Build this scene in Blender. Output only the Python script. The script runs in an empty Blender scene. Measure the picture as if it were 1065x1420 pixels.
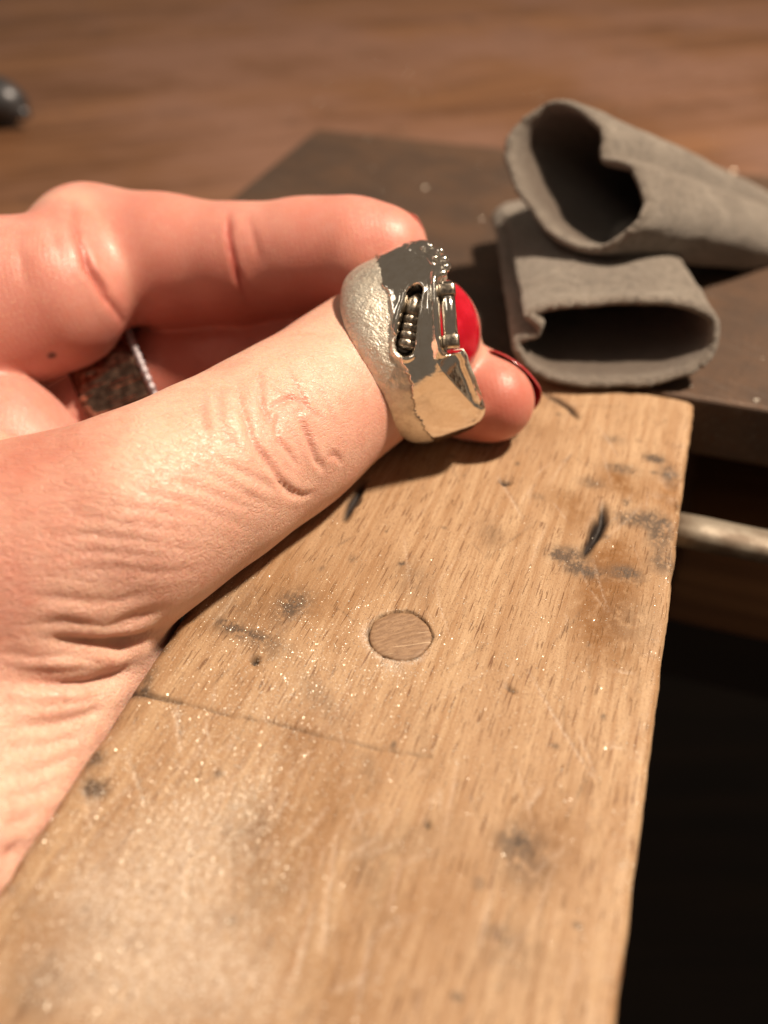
import bpy, math, random
import numpy as np
from mathutils import Vector, Matrix

# ------------------------------------------------------------------ camera, room light, lamp, exposure
MM = 0.001                                   # everything below is measured in millimetres
scene = bpy.context.scene
scene.render.engine = 'CYCLES'
scene.cycles.use_denoising = True
scene.cycles.sample_clamp_indirect = 6.0
scene.cycles.max_bounces = 8
cam_data = bpy.data.cameras.new('camera')
cam = bpy.data.objects.new('camera', cam_data)
scene.collection.objects.link(cam)
cam.location = (0, 0, 62 * MM)
cam.rotation_euler = (math.radians(90 - 40.5), 0, 0)
cam_data.sensor_fit = 'HORIZONTAL'
cam_data.sensor_width = 36.0
cam_data.lens = 36.0 * 1200 / 1065
cam_data.clip_start = 0.005
cam_data.clip_end = 20.0
cam_data.dof.use_dof = True
cam_data.dof.focus_distance = 84.5 * MM
cam_data.dof.aperture_fstop = cam_data.lens / 2.1          # 2.1 mm wide phone lens
scene.camera = cam

world = bpy.data.worlds.new('World')
scene.world = world
world.use_nodes = True
wnt = world.node_tree
wbg = wnt.nodes['Background']
wbg.inputs['Color'].default_value = (1.0, 0.78, 0.58, 1)
wbg.inputs['Strength'].default_value = 0.14

lamp_data = bpy.data.lights.new('bench_lamp', 'AREA')
lamp_data.shape = 'DISK'
lamp_data.size = 0.050
lamp_data.energy = 6.1
lamp_data.color = (1.0, 0.815, 0.615)
lamp = bpy.data.objects.new('bench_lamp', lamp_data)
scene.collection.objects.link(lamp)
lamp.location = (0.250, 0.130, 0.445)
lamp.rotation_euler = (Vector((0.0, 0.08, 0.0)) - Vector(lamp.location)).to_track_quat('-Z', 'Y').to_euler()

room_data = bpy.data.lights.new('ceiling_lamp', 'AREA')
room_data.shape = 'RECTANGLE'
room_data.size = 0.9
room_data.size_y = 0.30
room_data.energy = 2.6
room_data.color = (1.0, 0.86, 0.70)
room = bpy.data.objects.new('ceiling_lamp', room_data)
scene.collection.objects.link(room)
room.location = (-0.85, 0.05, 1.30)
room.rotation_euler = (Vector((0.0, 0.08, 0.0)) - Vector(room.location)).to_track_quat('-Z', 'Y').to_euler()

scene.view_settings.view_transform = 'Standard'
scene.view_settings.look = 'None'
scene.view_settings.exposure = 0.0
scene.view_settings.gamma = 1.0
scene.view_settings.use_curve_mapping = False

# ------------------------------------------------------------------ helpers
COL = scene.collection
TH = math.radians(18)                         # the bench runs 18 degrees off the view
CT, ST = math.cos(TH), math.sin(TH)
rng = np.random.default_rng(7)


def to_world(w, u, z):
    return (w * CT + u * ST, -w * ST + u * CT, z)


def tag(o, label=None, cat=None, group=None, kind=None):
    if label: o['label'] = label
    if cat: o['category'] = cat
    if group: o['group'] = group
    if kind: o['kind'] = kind
    return o


def empty(name, loc=(0, 0, 0), rotz=0.0):
    o = bpy.data.objects.new(name, None)
    o.empty_display_size = 0.005
    COL.objects.link(o)
    o.location = [c * MM for c in loc]
    o.rotation_euler = (0, 0, rotz)
    return o


def mesh_obj(name, verts, faces, mat, parent=None, smooth=True, origin=(0, 0, 0), attrs=None):
    """verts in mm, relative to the parent's frame (or to origin)"""
    v = (np.asarray(verts, dtype=np.float64) - np.asarray(origin, dtype=np.float64)) * MM
    me = bpy.data.meshes.new(name)
    if isinstance(faces, np.ndarray):
        faces_l = faces.tolist()
    else:
        faces_l = faces
    me.from_pydata(v.tolist(), [], faces_l)
    if attrs:
        for k, a in attrs.items():
            at = me.attributes.new(k, 'FLOAT', 'POINT')
            at.data.foreach_set('value', np.asarray(a, dtype=np.float32))
    if smooth:
        me.polygons.foreach_set('use_smooth', [True] * len(me.polygons))
    me.update()
    o = bpy.data.objects.new(name, me)
    COL.objects.link(o)
    if mat: me.materials.append(mat)
    if parent: o.parent = parent
    if any(origin): o.location = [c * MM for c in origin]
    return o


def grid_faces(nu, nv, closed_u=False, flip=False):
    i = np.arange(nu if closed_u else nu - 1)
    j = np.arange(nv - 1)
    I, J = np.meshgrid(i, j, indexing='ij')
    I2 = (I + 1) % nu
    f = np.stack([I * nv + J, I2 * nv + J, I2 * nv + J + 1, I * nv + J + 1], -1).reshape(-1, 4)
    return f[:, ::-1] if flip else f


def hash_noise(p, seed=0):
    """smooth value noise on (N,2) or (N,3) points"""
    p = np.asarray(p, dtype=np.float64)
    dim = p.shape[1]
    i0 = np.floor(p).astype(np.int64)
    fr = p - i0
    fr = fr * fr * (3 - 2 * fr)
    out = np.zeros(len(p))
    for corner in range(2 ** dim):
        off = np.array([(corner >> k) & 1 for k in range(dim)])
        q = i0 + off
        h = np.full(len(p), seed * 374761393 + 12345, dtype=np.int64)
        for k, m in zip(range(dim), (73856093, 19349663, 83492791)):
            h ^= q[:, k] * m
        h = (h ^ (h >> 13)) * 1274126177 & 0x7fffffff
        h = (h ^ (h >> 15)) * 668265263 & 0x7fffffff
        val = (h & 0xffff) / 65535.0
        wgt = np.ones(len(p))
        for k in range(dim):
            wgt *= fr[:, k] if off[k] else 1 - fr[:, k]
        out += val * wgt
    return out


def fbm(p, oct=4, seed=0):
    out = np.zeros(len(p)); a = 0.5; t = 0
    for k in range(oct):
        out += a * hash_noise(np.asarray(p) * 2 ** k, seed + k); t += a; a *= 0.5
    return out / t


def seg_dist(p, a, b):
    a = np.asarray(a, float); b = np.asarray(b, float)
    ab = b - a
    h = np.clip(((p - a) @ ab) / max(ab @ ab, 1e-9), 0, 1)
    return np.linalg.norm(p - a - h[:, None] * ab, axis=1), h


def poly_dist(p, pts):
    d = np.full(len(p), 1e9); s = np.zeros(len(p)); n = len(pts) - 1
    for k in range(n):
        dk, hk = seg_dist(p, pts[k], pts[k + 1])
        m = dk < d
        d[m] = dk[m]; s[m] = (k + hk[m]) / n
    return d, s


def smoothstep(a, b, x):
    t = np.clip((x - a) / (b - a), 0, 1)
    return t * t * (3 - 2 * t)


class Mat:
    """small wrapper to write node materials"""
    def __init__(self, name):
        self.m = bpy.data.materials.new(name)
        self.m.use_nodes = True
        self.nt = self.m.node_tree
        self.bsdf = self.nt.nodes['Principled BSDF']
        self.tc = None

    def set(self, sock, val):
        if hasattr(val, 'is_linked') or isinstance(val, bpy.types.NodeSocket):
            self.nt.links.new(val, sock)
        else:
            sock.default_value = val

    def n(self, typ, ins=None, out=0, **props):
        nd = self.nt.nodes.new(typ)
        for k, v in props.items(): setattr(nd, k, v)
        for k, v in (ins or {}).items(): self.set(nd.inputs[k], v)
        return nd.outputs[out]

    def coord(self, scale=(1, 1, 1), rot=(0, 0, 0), loc=(0, 0, 0)):
        """object coordinates in millimetres, scaled"""
        if self.tc is None:
            t = self.nt.nodes.new('ShaderNodeTexCoord')
            self.tc = t.outputs['Object']
        v = self.tc
        if any(rot):
            v = self.n('ShaderNodeMapping', {'Vector': v, 'Rotation': rot})
        return self.n('ShaderNodeMapping', {'Vector': v, 'Scale': tuple(1000 * q for q in scale), 'Location': loc})

    def noise(self, vec, scale=1.0, detail=3, rough=0.55, dist=0.0, out=0):
        return self.n('ShaderNodeTexNoise', {'Vector': vec, 'Scale': scale, 'Detail': detail, 'Roughness': rough, 'Distortion': dist}, out=out)

    def voronoi(self, vec, scale=1.0, feature='F1', out=0, rand=1.0):
        return self.n('ShaderNodeTexVoronoi', {'Vector': vec, 'Scale': scale, 'Randomness': rand}, out=out, feature=feature)

    def attr(self, name):
        return self.n('ShaderNodeAttribute', out=2, attribute_name=name)

    def math(self, op, a, b=0.0, clamp=False):
        return self.n('ShaderNodeMath', {0: a, 1: b}, operation=op, use_clamp=clamp)

    def ss(self, x, lo, hi, tlo=0.0, thi=1.0):
        return self.n('ShaderNodeMapRange', {'Value': x, 'From Min': lo, 'From Max': hi, 'To Min': tlo, 'To Max': thi}, interpolation_type='SMOOTHSTEP')

    def mix(self, fac, a, b, mode='MIX'):
        nd = self.nt.nodes.new('ShaderNodeMix')
        nd.data_type = 'RGBA'; nd.blend_type = mode
        self.set(nd.inputs[0], fac)
        for k, v in ((6, a), (7, b)):
            if isinstance(v, tuple) and len(v) == 3: v = (*v, 1)
            self.set(nd.inputs[k], v)
        return nd.outputs[2]

    def bump(self, h, dist, strength=1.0, normal=None):
        ins = {'Height': h, 'Distance': dist * MM, 'Strength': strength}
        if normal: ins['Normal'] = normal
        return self.n('ShaderNodeBump', ins)

    def pr(self, albedo=None, **kw):
        # overall reflectance of painted, wooden and living surfaces
        if albedo is None: albedo = 0.78 if kw.get('Metallic', 0.0) < 0.5 else 1.0
        bc = kw['Base_Color']
        if isinstance(bc, tuple): kw['Base_Color'] = tuple(q * albedo for q in bc[:3])
        elif albedo != 1.0: kw['Base_Color'] = self.mix(1.0, bc, (albedo, albedo, albedo), 'MULTIPLY')
        for k, v in kw.items():
            k = k.replace('_', ' ')
            if isinstance(v, tuple) and len(v) == 3 and 'Radius' not in k: v = (*v, 1)
            self.set(self.bsdf.inputs[k], v)
        return self.m


# ------------------------------------------------------------------ materials of the setting
def mat_bench():
    M = Mat('old_bench_wood')
    v = M.coord((1, 1, 1))
    g1 = M.noise(M.coord((0.05, 0.004, 0.05), rot=(0, 0, 0.9)), 1, 5, 0.6, 0.6)
    big = M.noise(v, 0.012, 4, 0.6)
    fine = M.noise(M.coord((0.6, 0.03, 0.5), rot=(0, 0, 0.9)), 1, 4, 0.6)
    c = M.mix(M.ss(g1, 0.35, 0.65), (0.130, 0.058, 0.026), (0.235, 0.112, 0.053))
    c = M.mix(M.ss(big, 0.38, 0.62), c, (0.215, 0.112, 0.076))
    c = M.mix(M.math('MULTIPLY', M.ss(fine, 0.5, 0.7), 0.45), c, (0.07, 0.03, 0.015))
    spots = M.noise(v, 0.05, 4, 0.7)
    c = M.mix(M.math('MULTIPLY', M.ss(spots, 0.55, 0.72), 0.45), c, (0.08, 0.042, 0.026))
    return M.pr(Base_Color=c, Roughness=M.ss(big, 0.3, 0.7, 0.42, 0.6), Normal=M.bump(fine, 0.3, 0.5))


def mat_steel():
    M = Mat('rusty_steel_plate')
    v = M.coord((1, 1, 1))
    big = M.noise(v, 0.06, 5, 0.65)
    sc = M.noise(M.coord((0.06, 1.6, 1), rot=(0, 0, 0.5)), 1, 3, 0.6)
    pit = M.noise(v, 1.6, 4, 0.7)
    c = M.mix(M.ss(big, 0.35, 0.68), (0.088, 0.057, 0.042), (0.140, 0.080, 0.050))
    c = M.mix(M.ss(pit, 0.56, 0.72), c, (0.14, 0.065, 0.030))
    c = M.mix(M.math('MULTIPLY', M.ss(sc, 0.55, 0.7), 0.5), c, (0.16, 0.125, 0.105))
    h = M.math('ADD', M.math('MULTIPLY', pit, 0.6), M.math('MULTIPLY', sc, 0.4))
    return M.pr(Base_Color=c, Metallic=0.45, Roughness=M.ss(pit, 0.3, 0.7, 0.48, 0.72), Normal=M.bump(h, 0.12, 0.6))


def mat_bar():
    M = Mat('worn_bar_metal')
    v = M.coord((1, 1, 1))
    big = M.noise(v, 0.25, 4, 0.6)
    c = M.mix(M.ss(big, 0.4, 0.65), (0.36, 0.31, 0.25), (0.20, 0.15, 0.11))
    return M.pr(Base_Color=c, Metallic=0.4, Roughness=M.ss(big, 0.3, 0.7, 0.48, 0.66), Normal=M.bump(M.noise(v, 1.5, 3), 0.1, 0.5))


def mat_apron():
    M = Mat('bench_apron_wood')
    g = M.noise(M.coord((0.01, 0.1, 0.25)), 1, 5, 0.6, 0.4)
    c = M.mix(M.ss(g, 0.35, 0.68), (0.18, 0.075, 0.028), (0.32, 0.15, 0.06))
    return M.pr(Base_Color=c, Roughness=0.6, Normal=M.bump(g, 0.3, 0.4))


def mat_dark():
    M = Mat('dark_floor_boards')
    g = M.noise(M.coord((0.004, 0.05, 0.02)), 1, 4, 0.6, 0.2)
    c = M.mix(M.ss(g, 0.35, 0.7), (0.012, 0.007, 0.005), (0.035, 0.018, 0.010))
    return M.pr(Base_Color=c, Roughness=0.75)


def box(w0, w1, u0, u1, z0, z1, bev=0.6, seg=2):
    """bevelled box in bench coordinates, as verts/faces"""
    import bmesh
    bm = bmesh.new()
    bmesh.ops.create_cube(bm, size=1.0)
    for v in bm.verts:
        v.co = Vector(((w0 + w1) / 2 + v.co.x * (w1 - w0), (u0 + u1) / 2 + v.co.y * (u1 - u0), (z0 + z1) / 2 + v.co.z * (z1 - z0)))
    if bev:
        bmesh.ops.bevel(bm, geom=bm.edges[:], offset=bev, segments=seg, affect='EDGES', profile=0.5)
    vs = [tuple(v.co) for v in bm.verts]
    bm.verts.index_update()
    fs = [[v.index for v in f.verts] for f in bm.faces]
    bm.free()
    return vs, fs


# ------------------------------------------------------------------ the setting: bench, floor
bench = empty('workbench', (0, 0, 0), -TH)
tag(bench, 'brown worn wooden workbench top behind the steel plate', 'workbench', kind='structure')
vs, fs = box(-420, 420, 134, 760, -34, -9.0, 1.5)
mesh_obj('bench_top', vs, fs, mat_bench(), bench, smooth=False)
vs, fs = box(13.5, 420, 106, 133, -44, -25.0, 1.2)
mesh_obj('apron', vs, fs, mat_apron(), bench, smooth=False)
vs, fs = box(-420, 420, 135, 150, -90, -35, 1.2)
mesh_obj('front_board', vs, fs, mat_dark(), bench, smooth=False)
fl = mesh_obj('floor', [(-1500, -1500, -700), (1500, -1500, -700), (1500, 1500, -700), (-1500, 1500, -700)], [[0, 1, 2, 3]], mat_dark())
tag(fl, 'dark floor far below the bench', 'floor', kind='structure')

# steel plate (flat bench anvil) with its bracket bar
plate = empty('steel_plate', (0, 0, 0), -TH)
tag(plate, 'thick dark rust-brown steel plate under the leather finger guards', 'steel plate')
vs, fs = box(-79, 175, 103.4, 193, -9.0, 0.0, 0.7, 3)
mesh_obj('plate', vs, fs, mat_steel(), plate, smooth=False)


def bar_mesh():
    n = 26; m = 12
    V = []
    for i in range(n):
        w = 9.5 + i * 4.0
        for j in range(m):
            a = 2 * math.pi * j / m
            ca, sa = math.cos(a), math.sin(a)
            r = 1.0 / (abs(ca) ** 4 + abs(sa) ** 4) ** 0.25
            V.append((w, 92.0 + 2.4 * ca * r, -12.9 + (1.6 + 0.15 * math.sin(i * 1.7)) * sa * r))
    return V, grid_faces_closed(n, m)


def grid_faces_closed(n, m, cap=True):
    F = []
    for i in range(n - 1):
        for j in range(m):
            F.append([i * m + j, (i + 1) * m + j, (i + 1) * m + (j + 1) % m, i * m + (j + 1) % m])
    if cap:
        F.append(list(range(m))[::1]); F.append([(n - 1) * m + j for j in range(m)][::-1])
    return F


vs, fs = bar_mesh()
mesh_obj('bracket_bar', vs, fs, mat_bar(), plate)

# ------------------------------------------------------------------ the wooden bench pin
PIN_W0, PIN_W1, PIN_U0, PIN_U1 = -36.5, 8.7, -22.0, 103.0
pin = empty('bench_pin', (0, 0, 0), -TH)
tag(pin, 'scratched pale beech wood bench pin dusted with filings under the hand', 'bench pin')


def mat_beech():
    M = Mat('beech_wood')
    base = M.noise(M.coord((0.30, 0.018, 0.3)), 1, 4, 0.6, 0.5)
    mid = M.noise(M.coord((1.3, 0.06, 1.0), rot=(0, 0, 0.03)), 1, 4, 0.62, 0.25)
    blot = M.noise(M.coord((0.05, 0.04, 0.05)), 1, 4, 0.6)
    c = M.mix(M.ss(base, 0.32, 0.70), (0.53, 0.358, 0.218), (0.42, 0.262, 0.150))
    c = M.mix(M.math('MULTIPLY', M.ss(mid, 0.44, 0.66), 0.70), c, (0.36, 0.200, 0.098))
    c = M.mix(M.math('MULTIPLY', M.ss(mid, 0.48, 0.28), 0.35), c, (0.66, 0.46, 0.29))
    c = M.mix(M.math('MULTIPLY', M.ss(blot, 0.48, 0.70), 0.45), c, (0.36, 0.215, 0.115))
    fib = M.noise(M.coord((5.5, 0.22, 3.0), rot=(0, 0, 0.02)), 1, 3, 0.6, 0.15)
    c = M.mix(M.math('MULTIPLY', M.ss(fib, 0.48, 0.68), 0.55), c, (0.33, 0.180, 0.088))
    c = M.mix(M.math('MULTIPLY', M.ss(fib, 0.46, 0.30), 0.30), c, (0.68, 0.48, 0.31))
    # short dark medullary flecks of the beech
    f1 = M.noise(M.coord((5.0, 0.30, 1.0), rot=(0, 0, 0.06)), 1, 1.0, 0.4, 0.0)
    f2 = M.noise(M.coord((6.5, 0.55, 1.0), rot=(0, 0, 0.02), loc=(31, 7, 0)), 1, 1.0, 0.4, 0.0)
    dens = M.ss(M.noise(M.coord((0.10, 0.05, 0.1), loc=(4, 2, 0)), 1, 3, 0.6), 0.34, 0.58, 0.4, 1.0)
    fm = M.math('MAXIMUM', M.ss(f1, 0.655, 0.705), M.math('MULTIPLY', M.ss(f2, 0.70, 0.75), 0.8))
    c = M.mix(M.math('MULTIPLY', M.math('MULTIPLY', fm, dens), 0.9), c, (0.20, 0.090, 0.042))
    # stains soaked or rubbed into the wood
    n1 = M.noise(M.coord((0.9, 0.7, 0.9)), 1, 4, 0.7)
    n2 = M.noise(M.coord((3.2, 2.2, 3.0)), 1, 3, 0.6)
    br = M.math('MULTIPLY', M.attr('brown'), M.ss(n1, 0.25, 0.60, 0.5, 1.25), True)
    c = M.mix(br, c, (0.235, 0.105, 0.030))
    dk = M.math('MULTIPLY', M.attr('soot'), M.ss(M.math('ADD', n1, M.math('MULTIPLY', n2, 0.6)), 0.58, 0.90, 0.2, 1.15), True)
    c = M.mix(dk, c, (0.110, 0.075, 0.052))
    gr4 = M.noise(M.coord((5.0, 4.0, 5.0), loc=(3, 9, 1)), 1, 3, 0.7)
    du = M.math('MULTIPLY', M.attr('dust'), M.ss(M.math('ADD', M.math('MULTIPLY', n2, 0.5), gr4), 0.62, 0.90, 0.08, 1.0), True)
    c = M.mix(du, c, (0.64, 0.52, 0.43))
    spk = M.noise(M.coord((6.5, 5.5, 6.0)), 1, 2, 0.5)
    c = M.mix(M.math('MULTIPLY', M.ss(spk, 0.54, 0.68), 0.65), c, (0.25, 0.142, 0.080))
    c = M.mix(M.attr('char'), c, (0.020, 0.013, 0.011))
    h = M.math('SUBTRACT', M.math('MULTIPLY', mid, 0.5), M.math('MULTIPLY', fm, 0.7))
    h = M.math('ADD', h, M.math('MULTIPLY', n2, 0.55))
    h = M.math('ADD', h, M.math('MULTIPLY', spk, 0.35))
    return M.pr(Base_Color=c, Roughness=M.ss(n1, 0.3, 0.7, 0.52, 0.70), Specular_IOR_Level=0.32, Normal=M.bump(h, 0.10, 0.8))


def build_pin():
    step = 0.19
    R = 1.5
    thick = 19.0
    # profile across the block: left side, rounded edge, top, rounded edge, right side
    prof = [(PIN_W0 + 0.3, -thick), (PIN_W0 + 0.1, -thick * 0.6), (PIN_W0, -6.0), (PIN_W0, -3.0), (PIN_W0, -R - 0.6)]
    for k in range(9):
        a = math.pi - k / 8 * math.pi / 2
        prof.append((PIN_W0 + R + R * math.cos(a), -R + R * math.sin(a)))
    n_top = int((PIN_W1 - PIN_W0 - 2 * R) / step)
    for k in range(1, n_top):
        prof.append((PIN_W0 + R + k * (PIN_W1 - PIN_W0 - 2 * R) / n_top, 0.0))
    R2 = 0.9
    for k in range(9):
        a = math.pi / 2 - k / 8 * math.pi / 2
        prof.append((PIN_W1 - R2 + R2 * math.cos(a) - 0.0, -R2 + R2 * math.sin(a)))
    prof += [(PIN_W1, -R2 - 0.6), (PIN_W1 - 0.05, -3.0), (PIN_W1 - 0.1, -6.0), (PIN_W1 - 0.2, -thick * 0.6), (PIN_W1 - 0.3, -thick)]
    prof = np.array(prof)
    us = [PIN_U0]
    while us[-1] < PIN_U1 - 1.2:
        us.append(us[-1] + (0.8 if us[-1] < 18 else 0.24))
    for k in range(7):
        a = k / 6 * math.pi / 2
        us.append(PIN_U1 - 1.0 + 1.0 * math.sin(a))
    us = np.array(us)
    nu, nv = len(us), len(prof)
    W = np.repeat(prof[None, :, 0], nu, 0); Z = np.repeat(prof[None, :, 1], nu, 0)
    U = np.repeat(us[:, None], nv, 1)
    end_drop = np.where(us > PIN_U1 - 1.0, 1.0 - np.sqrt(np.maximum(0, 1 - (us - PIN_U1 + 1.0) ** 2)), 0)
    Z = Z - end_drop[:, None] * (Z > -4)
    p2 = np.stack([W.ravel(), U.ravel()], 1)
    z = Z.ravel().copy(); w = W.ravel().copy()
    top = smoothstep(-2.2, -0.2, z)
    # uneven hand-worn surface
    z += top * (0.28 * (fbm(p2 * 0.06, 3, 3) - 0.5) + 0.05 * (fbm(p2 * [0.7, 0.12], 3, 9) - 0.5))
    edge = np.exp(-((PIN_W0 - w) / 2.0) ** 2) + np.exp(-((PIN_W1 - w) / 1.6) ** 2)
    ew = (fbm(np.stack([p2[:, 1] * 0.35, z * 0.5], 1), 4, 21) - 0.5)
    z -= edge * top * np.maximum(0, ew) * 0.9
    w += edge * ew * np.where(w > 0, -0.30, 0.5) * (z > -9)
    brown = np.zeros(len(p2)); soot = np.zeros(len(p2)); dust = np.zeros(len(p2)); char = np.zeros(len(p2))

    def blob(arr, c, rx, ry, amt, ang=0.0):
        d = p2 - np.array(c)
        ca, sa = math.cos(ang), math.sin(ang)
        q = ((d[:, 0] * ca + d[:, 1] * sa) / rx) ** 2 + ((-d[:, 0] * sa + d[:, 1] * ca) / ry) ** 2
        arr += amt * np.exp(-q ** 1.3)

    for c, rx, ry, a in [((-2.103, 75.00), 2.0, 3.6, 0.55), ((-4.492, 77.50), 2.2, 2.4, 0.4), ((1.784, 63.07), 3.0, 6.0, 0.75), ((4.174, 67.03), 3.0, 6.0, 0.5), ((3.900, 56.95), 3.5, 4.0, 0.5),
                         ((1.467, 35.91), 2.6, 4.2, 0.55), ((-28.98, 52.05), 3.2, 4.0, 0.40), ((-27.13, 56.86), 3.0, 3.0, 0.25), ((-17.56, 30.35), 3.0, 5.0, 0.3), ((-14.94, 34.42), 2.4, 4.0, 0.3), ((7.469, 81.38), 1.6, 6.0, 0.35), ((-7.379, 27.29), 3.0, 3.5, 0.2), ((-30.95, 18.04), 3.0, 3.0, 0.35), ((-3.978, 30.60), 2, 4, 0.2)]:
        blob(brown, c, rx, ry, a)
    for c, rx, ry, a in [((4.913, 88.35), 1.1, 0.9, 0.9), ((1.475, 85.02), 1.8, 0.9, 0.6), ((6.749, 86.01), 1.0, 1.2, 0.85), ((5.479, 76.83), 2.0, 1.4, 0.65), ((6.788, 74.78), 1.4, 2.4, 0.7), ((2.857, 75.98), 1.5, 1.2, 0.5),
                         ((4.119, 67.56), 1.6, 1.1, 0.7), ((7.492, 70.32), 1.4, 1.6, 0.6), ((-1.882, 68.42), 2.0, 1.2, 0.7), ((-0.118, 66.51), 2.2, 1.0, 0.7), ((-3.311, 67.95), 1.0, 0.6, 0.5), ((-6.807, 76.74), 0.7, 0.6, 0.4),
                         ((-29.08, 48.10), 2.6, 0.8, 0.6), ((-31.63, 48.71), 1.0, 0.6, 0.5), ((-26.48, 53.38), 1.8, 1.8, 0.5), ((-26.74, 51.28), 1.2, 2.2, 0.35), ((-34.08, 29.41), 1.1, 0.9, 0.95), ((-35.75, 31.83), 1.0, 0.8, 0.75), ((-35.62, 39.04), 1.1, 0.6, 0.9), ((-36.53, 44.00), 1.0, 0.7, 0.6), ((-35.56, 40.58), 0.7, 1.2, 0.5),
                         ((0.376, 34.35), 2.0, 2.4, 0.45), ((-0.942, 35.44), 1.2, 1.2, 0.4), ((-0.215, 28.03), 0.8, 0.6, 0.7), ((-1.372, 81.24), 1.4, 1.0, 0.45), ((-0.007, 90.60), 1.2, 0.9, 0.4), ((-28.98, 15.20), 2, 2, .4)]:
        blob(soot, c, rx * 1.1, ry * 1.1, a * 1.35)
    for k in range(46):                               # old ingrained dirt
        c = (rng.uniform(PIN_W0 + 2, PIN_W1 - 1), rng.uniform(18, 98))
        blob(soot if k % 2 else brown, c, rng.uniform(0.8, 3.6), rng.uniform(1.0, 4.5), rng.uniform(0.12, 0.42), rng.uniform(0, 3))
    for k in range(34):                               # little dirty specks all over
        c = (rng.uniform(PIN_W0 + 2, PIN_W1 - 1), rng.uniform(18, 98)); s = rng.uniform(0.18, 0.5)
        blob(soot, c, s, s * rng.uniform(0.6, 1.6), rng.uniform(0.5, 1.1))
    for c, rx, ry, a in [((-23.03, 21.14), 7.0, 4.0, 0.80), ((-26.90, 24.89), 4.5, 4.0, 0.55), ((-24.42, 29.38), 3.4, 2.4, 0.55), ((-24.84, 16.55), 6.0, 3.0, 0.7), ((-17.68, 19.36), 5.0, 2.5, 0.55), ((-23.12, 33.11), 2.2, 2.6, 0.30), ((-29.78, 21.66), 2.2, 2.0, 0.5), ((-14.92, 48.59), 1.1, 0.7, 0.7), ((-22.30, 26.39), 3.0, 3.0, 0.4), ((-21.08, 41.95), 5.0, 5.0, 0.14)]:
        blob(dust, c, rx, ry, a)
    pts2 = p2

    def stroke(pts, wdt, depth, arr=None, amt=0.0, taper=True):
        nonlocal z
        lo = np.min(pts, 0) - 2; hi = np.max(pts, 0) + 2
        idx = np.where((pts2[:, 0] > lo[0]) & (pts2[:, 0] < hi[0]) & (pts2[:, 1] > lo[1]) & (pts2[:, 1] < hi[1]))[0]
        if not len(idx): return
        d, s = poly_dist(pts2[idx], [np.array(q) for q in pts])
        prof_ = np.exp(-(d / wdt) ** 2) * (np.sin(np.pi * np.clip(s * 0.96 + 0.02, 0, 1)) ** 0.5 if taper else 1)
        z[idx] -= depth * prof_ * top[idx]
        if arr is not None: arr[idx] = np.maximum(arr[idx], amt * prof_)

    # saw and burn gouges, dark at the bottom
    stroke([(0.375, 77.75), (0.639, 75.01), (0.215, 72.89), (-0.180, 70.72), (-0.523, 68.86)], 0.50, 1.0, char, 1.6)
    stroke([(0.503, 75.47), (0.075, 71.63)], 0.72, 0.6, char, 1.5)
    stroke([(-10.08, 98.38), (-7.700, 97.17), (-6.107, 95.92), (-4.889, 93.92)], 0.36, 0.7, char, 1.1)
    stroke([(-26.26, 73.44), (-26.28, 71.23), (-26.38, 69.58), (-26.06, 66.33)], 0.46, 0.8, char, 1.5)
    stroke([(-25.71, 70.60), (-25.83, 68.98)], 0.3, 0.4, char, 0.9)
    stroke([(-11.53, 78.36), (-10.79, 78.04), (-10.19, 78.38)], 0.30, 0.5, char, 1.1)
    stroke([(-4.602, 49.70), (-4.016, 49.39), (-3.542, 49.29)], 0.22, 0.3, char, 0.7)
    stroke([(-27.49, 45.75), (-27.04, 45.09)], 0.36, 0.9, char, 1.1)
    stroke([(-7.688, 34.82), (-7.365, 34.29)], 0.22, 0.4, char, 0.9)
    for a, b in [((196, 1122), (199, 1127)), ((130, 1255), (145, 1262)), ((178, 1283), (184, 1288)), ((245, 1320), (268, 1330))]:
        pass
    # the knife line across the block
    stroke([(-36.23, 38.84), (-32.16, 39.00), (-27.33, 39.12), (-22.78, 39.58), (-17.53, 39.67), (-13.13, 39.91), (-8.933, 40.54)], 0.12, 0.16, char, 0.42, False)
    stroke([(-36.23, 38.84), (-33.90, 38.93), (-31.48, 39.06)], 0.20, 0.2, char, 0.75, False)
    # pale dusty scratches
    for pts in [[(-31.80, 39.12), (-30.83, 37.20), (-28.87, 34.43)], [(-33.26, 33.00), (-31.01, 30.89), (-29.32, 29.08)], [(-21.26, 36.54), (-21.46, 33.65), (-22.43, 31.65), (-23.36, 29.72)],
                [(-35.87, 30.01), (-33.99, 28.23), (-32.36, 26.48)], [(-23.69, 34.32), (-23.10, 30.45)], [(-24.38, 27.51), (-22.95, 24.44), (-21.58, 21.09)], [(-21.26, 27.92), (-19.25, 23.97)],
                [(-2.963, 52.04), (0.006, 48.00), (3.377, 43.82), (4.717, 42.50)], [(2.581, 46.51), (4.675, 42.83)], [(0.618, 40.82), (-0.345, 38.17)], [(-13.63, 26.35), (-12.81, 19.05)],
                [(-14.09, 32.10), (-12.70, 26.10), (-11.70, 22.77)], [(-33.31, 18.86), (-30.08, 16.80)], [(4.860, 46.13), (6.619, 46.33)], [(4.201, 54.36), (6.421, 54.65)], [(-11.89, 79.23), (-7.633, 72.57)], [(-8.641, 31.42), (-8.113, 27.05)],
                [(-6.661, 41.28), (-5.995, 34.10)], [(-9.016, 25.69), (-8.292, 20.52)], [(-1.468, 31.42), (-1.327, 26.14)]]:
        stroke(pts, rng.uniform(0.10, 0.22), 0.10, dust, rng.uniform(0.4, 0.85))
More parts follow.
